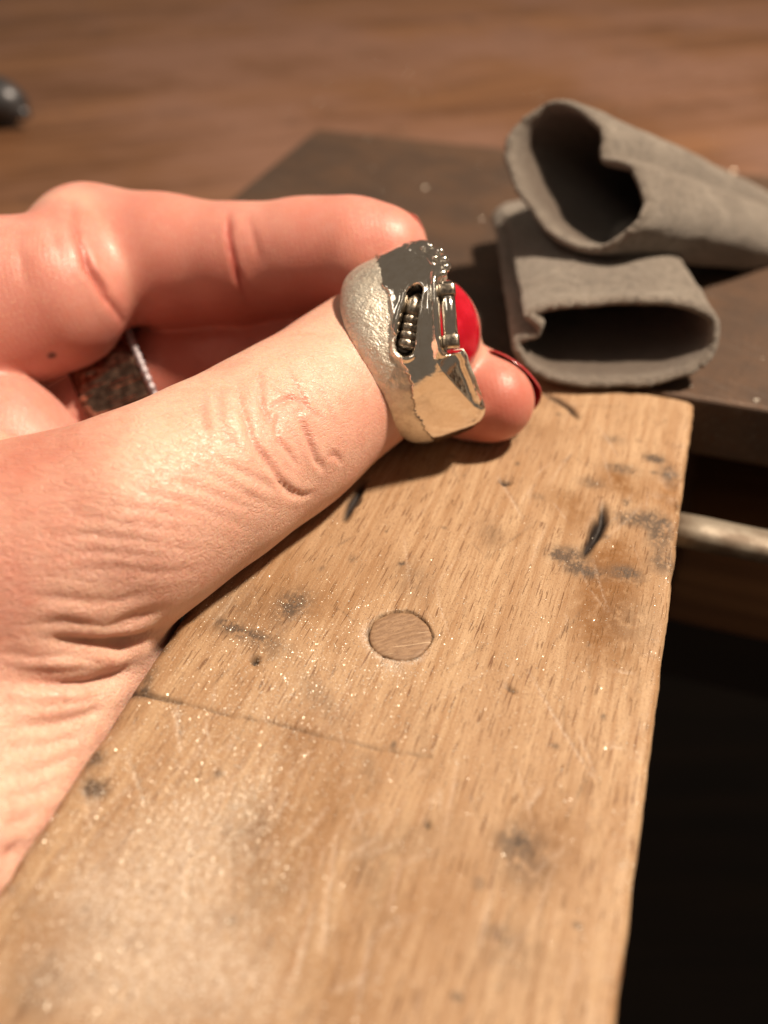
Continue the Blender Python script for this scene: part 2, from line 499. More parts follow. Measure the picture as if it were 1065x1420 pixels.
    for k in range(240):                              # pale scuffs where the filings get rubbed in
        c = np.array((-24.56, 23.92)) + rng.normal(0, 1, 2) * [7.5, 6.5]
        a = rng.choice([0.9, 1.35, 1.9]) + rng.normal(0, 0.18); l = rng.uniform(0.8, 4.5)
        e = np.array([math.cos(a), math.sin(a)]) * l
        stroke([c - e / 2, c + rng.normal(0, .12, 2), c + e / 2], rng.uniform(0.08, 0.20), rng.uniform(0.01, 0.05), dust, rng.uniform(0.35, 0.9))
    for k in range(130):                               # random use marks
        c = np.array([rng.uniform(PIN_W0 + 2, PIN_W1 - 1), rng.uniform(20, 98)])
        a = rng.normal(math.pi / 2, 0.5); l = rng.uniform(1.5, 9)
        e = np.array([math.cos(a), math.sin(a)]) * l
        stroke([c - e / 2, c + e * 0.1 + rng.normal(0, .15, 2), c + e / 2], rng.uniform(0.07, 0.13), rng.uniform(0.03, 0.09), dust if k % 3 else soot, rng.uniform(0.25, 0.6))
    # small nicks on the right hand edge
    for (c, r, dp) in [((6.914, 83.66), 0.9, 0.7), ((8.321, 80.33), 0.8, 0.9), ((7.196, 85.44), 0.6, 0.35), ((6.080, 80.93), 0.7, 0.3)]:
        d = np.linalg.norm(p2 - np.array(c), axis=1)
        z -= dp * np.exp(-(d / r) ** 2) * top
    # seat of the dowel
    dc = np.array((-15.45, 52.53)); dd = np.linalg.norm((p2 - dc), axis=1)
    rim = np.abs(dd - 3.05 - 0.10 * np.sin(5 * np.arctan2(p2[:, 1] - dc[1], p2[:, 0] - dc[0])))
    z -= 0.9 * smoothstep(3.05, 2.85, dd)
    angd = np.arctan2(p2[:, 1] - dc[1], p2[:, 0] - dc[0])
    ragged = hash_noise(np.stack([angd * 4.0, dd * 0.0], 1), 91)
    char = np.maximum(char, (0.25 + 0.6 * ragged) * np.exp(-(rim / (0.10 + 0.10 * ragged)) ** 2))
    dust = np.maximum(dust, (1.1 * np.exp(-((dd - 3.35) / 0.38) ** 2)) * smoothstep(0.35, -0.7, np.sin(angd + 0.2)) * (0.4 + ragged))
    z -= 0.16 * np.exp(-((dd - 3.2) / 0.25) ** 2) * ragged
    w = w + np.clip((w - PIN_W0) / (PIN_W1 - PIN_W0), 0, 1) ** 3 * (p2[:, 1] - 72) * 0.017
    verts = np.stack([w, p2[:, 1], z], 1)
    faces = grid_faces(nu, nv).tolist()
    # end faces
    faces.append([j for j in range(nv)]); faces.append([(nu - 1) * nv + j for j in range(nv)][::-1])
    faces = [f[::-1] for f in faces]
    clip = lambda a: np.clip(a, 0, 1)
    mesh_obj('block', verts, faces, mat_beech(), pin, attrs={'brown': clip(brown), 'soot': clip(soot), 'dust': clip(dust), 'char': clip(char)})

    # the round dowel end let into the block
    M = Mat('dowel_end_grain')
    g = M.noise(M.coord((3.0, 0.7, 1), rot=(0, 0, 0.9)), 1, 4, 0.7)
    sp = M.noise(M.coord((7, 7, 7)), 1, 2, 0.5)
    cc = M.mix(M.ss(g, 0.38, 0.62), (0.36, 0.225, 0.132), (0.25, 0.145, 0.082))
    cc = M.mix(M.ss(sp, 0.60, 0.72), cc, (0.20, 0.10, 0.045))
    scr = M.noise(M.coord((0.25, 3.4, 1), rot=(0, 0, -0.5)), 1, 1, 0.4)
    cc = M.mix(M.math('MULTIPLY', M.ss(scr, 0.66, 0.70), 0.8), cc, (0.62, 0.45, 0.30))
    dm = M.pr(Base_Color=cc, Roughness=0.65, Normal=M.bump(g, 0.12, 0.7))
    V = [(dc[0], dc[1], -0.10)]; rings = [0.4, 0.8, 0.93, 1.0, 1.0]; zz = [-0.10, -0.10, -0.11, -0.22, -0.9]
    for r, zq in zip(rings, zz):
        for j in range(48):
            a = 2 * math.pi * j / 48
            rr = 2.98 * r * (1 + 0.016 * math.sin(5 * a) + 0.014 * math.sin(9 * a + 1) + 0.010 * math.sin(17 * a + 2))
            V.append((dc[0] + rr * math.cos(a), dc[1] + rr * math.sin(a), zq + 0.02 * math.sin(3 * a + r)))
    Fc = [[0, 1 + j, 1 + (j + 1) % 48] for j in range(48)]
    for k in range(4):
        for j in range(48):
            Fc.append([1 + k * 48 + j, 1 + (k + 1) * 48 + j, 1 + (k + 1) * 48 + (j + 1) % 48, 1 + k * 48 + (j + 1) % 48])
    o = mesh_obj('dowel_plug', V, Fc, dm, pin)
    o['label'] = 'round dowel end let into the wood'
    # height lookup for filings
    return p2, z, top


pin_p, pin_z, pin_top = build_pin()

# ------------------------------------------------------------------ the hand: smooth union of tapered limbs, meshed
HTH = math.radians(18)


def _cone(p, a, ra, b, rb):
    a = np.asarray(a, float); b = np.asarray(b, float); ab = b - a
    h = np.clip(((p - a) @ ab) / (ab @ ab), 0, 1)
    return np.sqrt(((p - a - h[:, None] * ab) ** 2).sum(1)) - (ra + (rb - ra) * h)


def _smin(a, b, k):
    h = np.clip(0.5 + 0.5 * (b - a) / k, 0, 1)
    return b + (a - b) * h - k * h * (1 - h)


def _ell(p, c, r):
    q = (p - np.asarray(c, float)) / np.asarray(r, float)
    k0 = np.sqrt((q ** 2).sum(1)); k1 = np.sqrt(((q / np.asarray(r, float)) ** 2).sum(1))
    return k0 * (k0 - 1) / np.maximum(k1, 1e-6)


THUMB = [((5.477, 91.59, 9.867), 5.4), ((3.188, 89.93, 10.23), 7.3), ((-1.736, 88.36, 9.021), 7.85), ((-6.329, 82.95, 8.228), 7.9), ((-10.91, 76.52, 8.086), 8.35), ((-15.12, 71.72, 8.011), 8.1), ((-18.81, 67.16, 8.218), 8.5), ((-24.77, 61.55, 7.810), 9.3)]
HEEL = [((-24.77, 61.55, 7.810), 9.3), ((-32.29, 59.02, 4.848), 11.0), ((-39.80, 57.03, 2.510), 13.0), ((-50.57, 56.15, -1.602), 15.0)]
HEEL2 = [((-32.29, 59.02, 4.848), 10.0), ((-35.5, 57.0, -7.0), 14.0), ((-39.5, 50.0, -11.5), 18.5), ((-43.7, 37.0, -16.8), 22.0), ((-48.9, 20.8, -20.0), 24.0), ((-55.0, 0.0, -22.0), 25.0)]
INDEX = [((0.312, 102.27, 16.99), 5.2), ((-3.825, 103.11, 16.43), 6.1), ((-10.31, 104.72, 15.24), 6.5), ((-18.90, 106.02, 13.68), 6.9), ((-28.26, 108.03, 12.96), 7.9), ((-39.10, 111.44, 13.86), 7.9)]
INDEX2 = [((-39.60, 107.45, 13.82), 7.2), ((-41.62, 99.78, 12.53), 8.9), ((-50.16, 97.58, 11.49), 10.5), ((-59.40, 93.22, 7.936), 13.0)]
MIDDLE = [((12.95, 86.57, 5.379), 4.9), ((10.15, 89.64, 4.514), 5.4), ((6.188, 94.96, 3.804), 5.9), ((0.719, 101.76, 4.074), 6.6), ((-11.25, 106.84, 2.316), 7.2), ((-28.72, 105.31, -2.544), 8.0), ((-42.25, 100.02, -5.668), 8.2), ((-57.28, 94.49, -5.985), 9.0)]
WEB = [((-39.04, 79.98, -4.488), 8.2), ((-46.59, 84.84, -0.337), 8.4), ((-55.51, 90.92, 3.697), 8.6)]
WEB2 = [((-45.47, 74.81, 0.233), 8.0), ((-51.56, 69.46, 1.668), 14.0)]
LIMBS = [(4.0, [THUMB, HEEL, HEEL2]), (3.2, [INDEX]), (3.2, [INDEX2]), (2.5, [MIDDLE]), (2.5, [WEB]), (3.0, [WEB2])]


def _limb(p, chains, k):
    d = None
    for ch in chains:
        for (a, ra), (b, rb) in zip(ch[:-1], ch[1:]):
            e = _cone(p, a, ra, b, rb)
            d = e if d is None else _smin(d, e, k)
    return d


def pin_sdf(p):
    ct, st = math.cos(HTH), math.sin(HTH)
    w = p[:, 0] * ct - p[:, 1] * st; u = p[:, 0] * st + p[:, 1] * ct
    q = np.stack([np.abs(w + 13.9) - 22.6 + 1.5, np.abs(u - 40.0) - 61.8 + 1.5, np.abs(p[:, 2] + 9.5) - 9.5 + 1.5], 1)
    return np.sqrt((np.maximum(q, 0) ** 2).sum(1)) + np.minimum(q.max(1), 0) - 1.5


def hand_sdf(p):
    ds = [_limb(p, ch, k) for k, ch in LIMBS]
    d = ds[0]
    idx = _smin(ds[1], ds[2], 4.0)
    d = _smin(d, ds[5], 1.5)
    d2 = _smin(ds[4], ds[3], 0.8)
    d2 = _smin(d2, idx, 0.7)
    d = _smin(d, d2, 0.5)
    # flesh pressed flat by the wooden block
    k = 1.2
    nb = 0.12 - pin_sdf(p)
    h = np.clip(0.5 - 0.5 * (nb - d) / k, 0, 1)
    return nb + (d - nb) * h + k * h * (1 - h)


def surface_nets(fn, lo, hi, h):
    n = np.ceil((np.array(hi) - np.array(lo)) / h).astype(int) + 1
    # coarse pass finds the blocks that can hold the surface
    B = 8
    nb = np.ceil(n / B).astype(int)
    cx = [lo[k] + (np.arange(nb[k]) + 0.5) * B * h for k in range(3)]
    Cg = np.stack(np.meshgrid(*cx, indexing='ij'), -1).reshape(-1, 3)
    cd = fn(Cg).reshape(nb)
    near = np.abs(cd) < B * h * 1.25 + 1.0
    val = np.repeat(np.repeat(np.repeat(np.where(cd < 0, -1.0, 1.0).astype(np.float32), B, 0), B, 1), B, 2)
    off = np.stack(np.meshgrid(*[np.arange(B)] * 3, indexing='ij'), -1).reshape(-1, 3)
    bl = np.argwhere(near)
    for c0 in range(0, len(bl), 120):
        b = bl[c0:c0 + 120]
        ijk = (b[:, None, :] * B + off[None]).reshape(-1, 3)
        v = fn(np.array(lo) + ijk * h)
        val[ijk[:, 0], ijk[:, 1], ijk[:, 2]] = v
    n = np.array(val.shape)
    ins = val < 0
    cnt = np.zeros(tuple(n - 1), np.int8)
    sl = lambda a, o: slice(o, a - 1 + o)
    for dx in (0, 1):
        for dy in (0, 1):
            for dz in (0, 1):
                cnt += ins[sl(n[0], dx), sl(n[1], dy), sl(n[2], dz)]
    act = np.argwhere((cnt > 0) & (cnt < 8))
    vid = np.full(tuple(n - 1), -1, np.int64)
    vid[act[:, 0], act[:, 1], act[:, 2]] = np.arange(len(act))
    acc = np.zeros((len(act), 3)); num = np.zeros(len(act))
    cs = [(0, 0, 0), (1, 0, 0), (0, 1, 0), (1, 1, 0), (0, 0, 1), (1, 0, 1), (0, 1, 1), (1, 1, 1)]
    for a in range(8):
        for b in range(a + 1, 8):
            if sum(x != y for x, y in zip(cs[a], cs[b])) != 1: continue
            pa = act + cs[a]; pb = act + cs[b]
            va = val[pa[:, 0], pa[:, 1], pa[:, 2]]; vb = val[pb[:, 0], pb[:, 1], pb[:, 2]]
            m = (va < 0) != (vb < 0)
            t = np.where(m, va / np.where(m, va - vb, 1), 0)
            acc += np.where(m[:, None], pa + t[:, None] * (pb - pa), 0); num += m
    pos = np.array(lo) + acc / num[:, None] * h
    faces = []
    for ax in range(3):
        o1, o2 = [(1, 2), (2, 0), (0, 1)][ax]
        s0 = [slice(1, -1)] * 3; s0[ax] = slice(0, -1)
        s1 = [slice(1, -1)] * 3; s1[ax] = slice(1, None)
        A = ins[tuple(s0)]; Bq = ins[tuple(s1)]
        e = np.argwhere(A != Bq)
        base = e + 1; base[:, ax] -= 1
        fl_ = A[e[:, 0], e[:, 1], e[:, 2]]
        q = []
        for d1, d2 in ((0, 0), (-1, 0), (-1, -1), (0, -1)):
            c = base.copy(); c[:, o1] += d1; c[:, o2] += d2
            q.append(vid[c[:, 0], c[:, 1], c[:, 2]])
        q = np.stack(q, 1)
        q[~fl_] = q[~fl_][:, ::-1]
        faces.append(q)
    faces = np.concatenate(faces)
    return pos, faces[(faces >= 0).all(1)]


def sdf_grad(p, e=0.08):
    g = np.zeros_like(p)
    for k in range(3):
        d = np.zeros(3); d[k] = e
        g[:, k] = hand_sdf(p + d) - hand_sdf(p - d)
    return g / np.maximum(np.linalg.norm(g, axis=1), 1e-9)[:, None]


def mat_skin():
    M = Mat('skin')
    v = M.coord((1, 1, 1))
    big = M.noise(v, 0.10, 3, 0.6)
    mott = M.noise(v, 0.55, 4, 0.65)
    fine = M.noise(v, 2.6, 3, 0.6)
    ct = M.mix(M.ss(big, 0.35, 0.65), (0.87, 0.555, 0.435), (0.82, 0.455, 0.360))
    cf = M.mix(M.ss(big, 0.35, 0.65), (0.80, 0.410, 0.345), (0.73, 0.320, 0.270))
    c = M.mix(M.attr('ridges'), ct, cf)
    c = M.mix(M.math('MULTIPLY', M.ss(mott, 0.48, 0.72), 0.42), c, (0.78, 0.355, 0.255))
    c = M.mix(M.math('MULTIPLY', M.ss(fine, 0.50, 0.70), 0.40), c, (0.86, 0.60, 0.43))
    pat = M.noise(M.coord((1, 1, 1), loc=(7, 1, 4)), 0.22, 3, 0.6)
    c = M.mix(M.math('MULTIPLY', M.ss(pat, 0.52, 0.70), 0.34), c, (0.75, 0.310, 0.230))
    red = M.math('MULTIPLY', M.attr('red'), M.ss(mott, 0.2, 0.6, 0.75, 1.0), True)
    c = M.mix(red, c, (0.62, 0.185, 0.135))
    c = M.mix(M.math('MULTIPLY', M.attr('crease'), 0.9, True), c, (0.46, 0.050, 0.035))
    c = M.mix(M.attr('mole'), c, (0.05, 0.02, 0.015))
    # fine skin lines running across the back of the thumb
    w1 = M.noise(M.coord((0.16, 1.5, 1.9), rot=(0, 0.10, 0.10)), 1, 3, 0.55, 0.9)
    w2 = M.noise(M.coord((0.55, 2.8, 3.0), rot=(0, -0.35, -0.2)), 1, 2, 0.5, 0.7)
    cell = M.voronoi(M.coord((0.9, 2.0, 2.0), rot=(0, 0.1, 0.1)), 1.5, 'DISTANCE_TO_EDGE')
    micro = M.noise(v, 6.0, 2, 0.5)
    h = M.math('ADD', M.math('MULTIPLY', w1, M.attr('lines')), M.math('MULTIPLY', w2, M.math('MULTIPLY', M.attr('lines'), 0.22)))
    w3 = M.noise(M.coord((0.22, 1.15, 1.3), rot=(0, 0.14, 0.05), loc=(5, 3, 8)), 1, 2, 0.5, 1.1)
    cr1 = M.ss(M.math('ABSOLUTE', M.math('SUBTRACT', w3, 0.5)), 0.0, 0.055)
    w4 = M.noise(M.coord((0.45, 1.6, 1.7), rot=(0, -0.30, 0.25), loc=(15, 3, 1)), 1, 2, 0.5, 0.9)
    cr2 = M.ss(M.math('ABSOLUTE', M.math('SUBTRACT', w4, 0.5)), 0.0, 0.045)
    crs = M.math('ADD', M.math('MULTIPLY', cr1, 0.42), M.math('MULTIPLY', cr2, 0.24))
    h = M.math('ADD', h, M.math('MULTIPLY', crs, M.attr('lines')))
    h = M.math('ADD', h, M.math('MULTIPLY', M.ss(cell, 0.0, 0.12), 0.10))
    h = M.math('ADD', h, M.math('MULTIPLY', micro, 0.10))
    # papillary ridges on the fingers
    rid = M.n('ShaderNodeTexWave', {'Vector': M.coord((1, 1, 1), rot=(0, 0.25, 0)), 'Scale': 0.55, 'Distortion': 2.5, 'Detail': 1.0, 'Detail Scale': 0.4}, out=1, wave_type='BANDS', bands_direction='X')
    h = M.math('ADD', h, M.math('MULTIPLY', rid, M.math('MULTIPLY', M.attr('ridges'), 0.05)))
    return M.pr(Base_Color=c, Roughness=M.ss(fine, 0.3, 0.7, 0.34, 0.50), Specular_IOR_Level=0.5,
                Subsurface_Weight=0.40, Subsurface_Radius=(1.0, 0.36, 0.18), Subsurface_Scale=0.0011,
                Normal=M.bump(h, 0.20, 0.62))


def build_hand():
    lo = (-74, 14, -46); hi = (26, 128, 46)
    V, F = surface_nets(hand_sdf, lo, hi, 0.35)
    for _ in range(3):
        g = sdf_grad(V)
        V = V - g * np.clip(hand_sdf(V), -0.4, 0.4)[:, None] * 0.9
    # relax the mesh so that the limbs flow into each other
    E = np.concatenate([F[:, [0, 1]], F[:, [1, 2]], F[:, [2, 3]], F[:, [3, 0]]])
    deg = np.bincount(E[:, 0], minlength=len(V)) + np.bincount(E[:, 1], minlength=len(V))
    for it in range(40):
        A = np.zeros_like(V)
        for k in range(3):
            A[:, k] = np.bincount(E[:, 0], V[E[:, 1], k], len(V)) + np.bincount(E[:, 1], V[E[:, 0], k], len(V))
        A /= deg[:, None]
        V = V + (A - V) * (0.6 if it % 2 == 0 else -0.45 if it < 32 else 0.2)
    fn = np.cross(V[F[:, 2]] - V[F[:, 0]], V[F[:, 3]] - V[F[:, 1]])
    N = np.zeros_like(V)
    for k in range(4):
        for ax_ in range(3):
            N[:, ax_] += np.bincount(F[:, k], fn[:, ax_], len(V))
    N /= np.linalg.norm(N, axis=1)[:, None] + 1e-12
    disp = np.zeros(len(V)); red = np.zeros(len(V)); crease = np.zeros(len(V))

    def cut(pts, width, depth, col=0.0, lip=0.35, taper=0.6):
        """one skin fold: a groove with slightly swollen sides"""
        nonlocal disp, crease
        pts = [np.array(q) for q in pts]
        a = np.min(pts, 0) - 5; b = np.max(pts, 0) + 5
        idx = np.where(((V > a) & (V < b)).all(1))[0]
        if not len(idx): return
        d, s = poly_dist(V[idx], pts)
        wob = (hash_noise(V[idx] * 0.45, 5) - 0.5) * width * 1.0
        d = np.abs(d + wob)
        t = np.clip(np.sin(np.pi * np.clip(s, 0.02, 0.98)), 0, 1) ** taper
        disp[idx] += t * depth * (-0.55 * np.exp(-(d / width) ** 2) - 0.6 * np.exp(-(d / (0.5 * width)) ** 2) + lip * np.exp(-((d - 2.3 * width) / (1.3 * width)) ** 2))
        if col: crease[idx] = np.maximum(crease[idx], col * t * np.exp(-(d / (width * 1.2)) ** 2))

    # thumb knuckle folds
    for pts, wd, dp in [
        ([(-14.12, 71.42, 17.42), (-13.49, 68.30, 17.01), (-12.68, 66.43, 16.17), (-12.27, 65.14, 15.38), (-11.43, 64.38, 14.20), (-10.46, 64.03, 12.71), (-9.814, 63.83, 11.24), (-8.798, 64.41, 8.909)], 0.52, 0.50),
        ([(-12.13, 72.84, 17.36), (-11.91, 70.38, 16.87), (-11.51, 68.70, 16.26), (-10.99, 67.86, 15.68), (-10.24, 66.93, 14.68)], 0.40, 0.36),
        ([(-11.29, 68.40, 16.05), (-10.19, 69.70, 16.00), (-9.174, 70.81, 16.01), (-8.098, 70.94, 15.52), (-7.612, 70.58, 15.00), (-8.452, 69.62, 14.98)], 0.42, 0.42),
        ([(-10.01, 68.83, 15.51), (-10.18, 67.16, 14.76), (-9.833, 66.29, 13.88), (-9.019, 66.24, 12.83), (-8.402, 66.02, 11.53)], 0.42, 0.48),
        ([(-9.372, 74.10, 17.08), (-8.572, 72.35, 16.35), (-7.771, 71.25, 15.48), (-7.343, 70.60, 14.82), (-6.126, 70.51, 13.70)], 0.42, 0.34),
        ([(-8.179, 69.39, 14.63), (-7.502, 68.58, 13.34), (-7.111, 68.02, 12.20), (-6.672, 67.68, 10.79), (-5.906, 68.06, 9.423)], 0.48, 0.52),
        ([(-6.912, 73.87, 16.14), (-5.825, 72.55, 14.89), (-5.117, 71.53, 13.52), (-4.703, 70.93, 12.38)], 0.40, 0.20),
        ([(-10.05, 63.76, 11.64), (-8.893, 64.41, 9.540), (-7.954, 65.53, 8.081), (-6.936, 66.80, 7.406)], 0.45, 0.36),
        ([(-15.67, 69.83, 17.62), (-15.13, 66.24, 17.18), (-14.45, 64.49, 16.40), (-13.38, 63.18, 15.10)], 0.55, 0.24),
        ([(-16.89, 68.61, 17.77), (-16.43, 65.40, 17.36), (-15.71, 63.33, 16.43)], 0.55, 0.16),
        ([(-5.472, 68.89, 10.50), (-4.798, 69.53, 10.11), (-4.272, 69.87, 8.859)], 0.40, 0.26),
    ]:
        cut(pts, wd * 0.72, dp * 0.66, 0.20, 0.25, 0.5)
    # long lines across the thumb root
    for pts, wd, dp, col in [
        ([(-14.98, 61.73, 15.21), (-13.21, 61.99, 14.03), (-10.88, 62.73, 11.77), (-9.157, 63.96, 9.192)], 0.40, 0.14, 0.10), ([(-16.65, 60.43, 15.56), (-14.35, 60.60, 13.80), (-12.06, 61.18, 11.49), (-10.09, 62.67, 9.012)], 0.38, 0.12, 0.08),
        ([(-18.75, 58.23, 15.69), (-16.55, 58.92, 14.50), (-13.78, 59.85, 12.24), (-10.98, 61.59, 9.218)], 0.40, 0.12, 0.08), ([(-21.37, 56.51, 16.13), (-18.66, 57.08, 14.87), (-15.97, 57.96, 13.00), (-12.78, 59.70, 9.270)], 0.40, 0.12, 0.08),
        ([(-24.10, 55.02, 15.80), (-21.28, 55.32, 15.23), (-18.08, 56.33, 13.73), (-14.93, 57.91, 11.19)], 0.42, 0.12, 0.06), ([(-26.33, 54.22, 15.54), (-22.91, 54.18, 14.78), (-19.64, 54.69, 13.53), (-16.01, 56.70, 11.24)], 0.42, 0.12, 0.08),
        ([(-27.83, 52.41, 14.52), (-24.02, 53.21, 14.05), (-20.19, 53.82, 12.84), (-16.61, 55.59, 10.19)], 0.45, 0.14, 0.08), ([(-27.24, 51.44, 13.42), (-24.03, 52.38, 13.02), (-20.78, 53.00, 11.95), (-17.68, 54.43, 10.08)], 0.42, 0.13, 0.08),
        ([(-25.66, 51.05, 12.16), (-22.47, 52.07, 11.50), (-19.32, 53.05, 9.859), (-16.88, 54.92, 8.378)], 0.42, 0.13, 0.08), ([(-28.86, 49.06, 11.16), (-25.81, 49.73, 9.955), (-22.79, 50.89, 8.560), (-20.38, 52.18, 8.108)], 0.45, 0.18, 0.10),
        # deep folds where the thumb root bends over the block
        ([(-29.57, 47.65, 9.076), (-26.52, 48.78, 8.360), (-23.63, 50.04, 6.423), (-21.56, 51.47, 5.957), (-19.85, 52.69, 5.559)], 0.55, 0.35, 0.12),
        ([(-28.21, 47.69, 7.525), (-25.36, 48.92, 5.664), (-23.11, 50.59, 3.451), (-21.76, 52.00, 2.705), (-20.92, 53.01, 2.346)], 0.75, 1.00, 0.30),
        ([(-31.30, 46.18, 7.483), (-28.90, 46.79, 6.127), (-26.49, 48.02, 5.040), (-24.24, 49.18, 2.492)], 0.5, 0.28, 0.12),
        ([(-30.86, 44.87, 5.423), (-28.00, 45.80, 3.772), (-25.66, 47.15, 2.262), (-23.84, 48.92, 1.032), (-22.85, 50.34, 0.486)], 0.80, 1.00, 0.30),
        ([(-31.36, 45.51, 6.480), (-29.43, 45.92, 5.333), (-27.05, 47.04, 4.142), (-25.17, 48.33, 3.039)], 0.45, 0.25, 0.12),
        ([(-31.20, 43.38, 4.526), (-28.36, 44.33, 2.983), (-26.08, 45.74, 1.510), (-24.28, 47.53, 0.365)], 0.55, 0.35, 0.14),
        ([(-30.00, 42.01, 3.026), (-27.31, 43.59, 1.518), (-25.55, 45.17, 0.450), (-24.43, 46.68, -0.152)], 0.75, 0.75, 0.24),
        ([(-30.57, 40.09, 2.846), (-28.43, 41.29, 1.481), (-26.28, 43.06, 0.126), (-25.03, 44.71, -0.560)], 0.6, 0.35, 0.12),
        ([(-30.12, 38.21, 2.216), (-28.46, 39.14, 1.063), (-26.91, 40.83, -0.093), (-25.66, 42.61, -0.876)], 0.5, 0.25, 0.12),
        ([(-29.69, 36.39, 1.588), (-28.12, 37.56, 0.488), (-26.43, 39.71, -0.875)], 0.5, 0.22, 0.1),
        ([(-29.33, 34.70, 0.862), (-28.16, 35.56, 0.093), (-27.06, 37.24, -0.671)], 0.5, 0.22, 0.1),
        ([(-28.92, 32.70, -0.074), (-28.38, 33.19, -0.459), (-27.91, 34.01, -0.793)], 0.9, 0.9, 0.2),
    ]:
        cut(pts, wd, dp * (0.85 if dp > 0.3 else 0.9), col * 0.7)
    # index finger creases
    cut([(-18.93, 104.49, 21.27), (-18.84, 101.47, 19.98), (-18.28, 99.57, 18.08), (-17.74, 98.42, 15.38), (-17.05, 98.54, 11.98)], 0.42, 0.30, 0.95, 0.15)
    cut([(-16.44, 103.60, 21.26), (-15.63, 100.36, 19.55), (-14.95, 98.78, 17.52)], 0.5, 0.12, 0.15)
    cut([(-38.55, 105.45, 21.53), (-36.10, 98.59, 20.30), (-34.55, 95.75, 17.82), (-33.18, 95.27, 14.11), (-32.53, 97.27, 10.08)], 0.6, 0.65, 0.55, 0.12)
    cut([(-40.93, 103.99, 21.64), (-38.25, 96.71, 21.09), (-37.21, 94.57, 19.42)], 0.7, 0.14, 0.12)
    cut([(-42.29, 96.95, 21.85), (-41.34, 93.39, 19.95), (-40.55, 91.34, 17.42)], 0.7, 0.12, 0.10)
    V2 = V + N * disp[:, None]

    def rblob(c, r, a):
        nonlocal red
        d = np.linalg.norm(V - np.array(c), axis=1)
        red = np.maximum(red, a * np.exp(-(d / r) ** 2))
    for c, r, a in [((0.635, 98.13, 20.49), 8, 0.55), ((-9.612, 97.94, 18.80), 11, 0.55), ((-26.55, 100.63, 17.62), 13, 0.50), ((-35.43, 93.40, 16.41), 14, 0.40), ((-40.88, 89.76, 13.72), 12, 0.30), ((-31.51, 98.40, 12.05), 9, 0.42), ((-39.54, 83.97, 5.692), 10, 0.45), ((-31.23, 59.94, 17.35), 7, 0.75), ((-30.93, 48.85, 11.88), 5, 0.50), ((-29.87, 49.78, 12.59), 7, 0.3),
                    ((12.85, 82.12, 7.421), 8, 1.0), ((-2.074, 79.09, 15.27), 6, 0.30), ((-5.852, 69.79, 12.66), 8, 0.16), ((-22.02, 99.33, 3.318), 10, 0.40), ((14.50, 83.54, 8.907), 7, 1.0), ((-0.943, 76.16, 11.83), 6, 0.30), ((-11.82, 98.21, 12.14), 9, 0.6), ((-6.943, 80.19, 17.20), 6, 0.2), ((-26.70, 99.45, 3.789), 14, 1.0), ((-18.18, 101.19, 6.001), 14, 1.0), ((-10.17, 98.90, 10.81), 9, 0.9)]:  # closing entries redden the finger gap, its shade put into the skin colour
        rblob(c, r, a)
    mole = np.exp(-(np.linalg.norm(V - np.array((-39.67, 90.74, 9.081)), axis=1) / 0.55) ** 4) * 0.9
    thumb_d = _limb(V, [THUMB, HEEL, HEEL2], 3.0)
    idx_d = np.minimum(_limb(V, [INDEX], 3.0), _limb(V, [INDEX2], 3.0))
    lines_a = smoothstep(1.5, 0.2, thumb_d)
    # skin at the thumb knuckle is coarser, at the tip smoother
    tipd = np.linalg.norm(V - np.array(THUMB[1][0]), axis=1)
    lines_a *= smoothstep(6, 26, tipd) * 0.85 + 0.10
    ipd = np.linalg.norm(V - np.array((-9.439, 67.77, 14.50)), axis=1)
    lines_a *= 1 - 0.65 * np.exp(-(ipd / 9.0) ** 2)
    mid_d = np.minimum(_limb(V, [MIDDLE], 2.5), _limb(V, [WEB], 2.5))
    ridges = np.maximum(smoothstep(1.5, 0.2, idx_d), smoothstep(1.5, 0.2, mid_d)) * smoothstep(0.0, 1.2, thumb_d)
    o = mesh_obj('hand', V2, F, mat_skin(), None, origin=(-33.47, 65.09, 7.336),
                 attrs={'red': red, 'crease': crease, 'mole': mole, 'lines': lines_a, 'ridges': ridges})
    tag(o, 'left hand with red nails, thumb through the silver ring, resting on the wood', 'hand')
    return o


hand = build_hand()
HAND_O = np.array((-33.47, 65.09, 7.336))


def orth(a, up):
    a = np.array(a, float); a /= np.linalg.norm(a)
    u = np.array(up, float); u -= a * (u @ a); u /= np.linalg.norm(u)
    return a, u, np.cross(a, u)


def mat_nail():
    M = Mat('red_nail_polish')
    v = M.coord((1, 1, 1))
    st = M.noise(M.coord((0.5, 0.5, 0.5)), 1, 2, 0.5)
    worn = M.attr('rim')
    c = M.mix(M.ss(st, 0.4, 0.7), (0.47, 0.003, 0.016), (0.60, 0.012, 0.034))
    c = M.mix(worn, c, (0.82, 0.42, 0.34))
    return M.pr(Base_Color=c, Roughness=0.16, Specular_IOR_Level=0.5, Coat_Weight=0.5, Coat_Roughness=0.12, Normal=M.bump(M.noise(v, 0.8, 2), 0.05, 0.4),
                Subsurface_Weight=0.25, Subsurface_Radius=(1.0, 0.2, 0.15), Subsurface_Scale=0.0006)


NAIL = mat_nail()


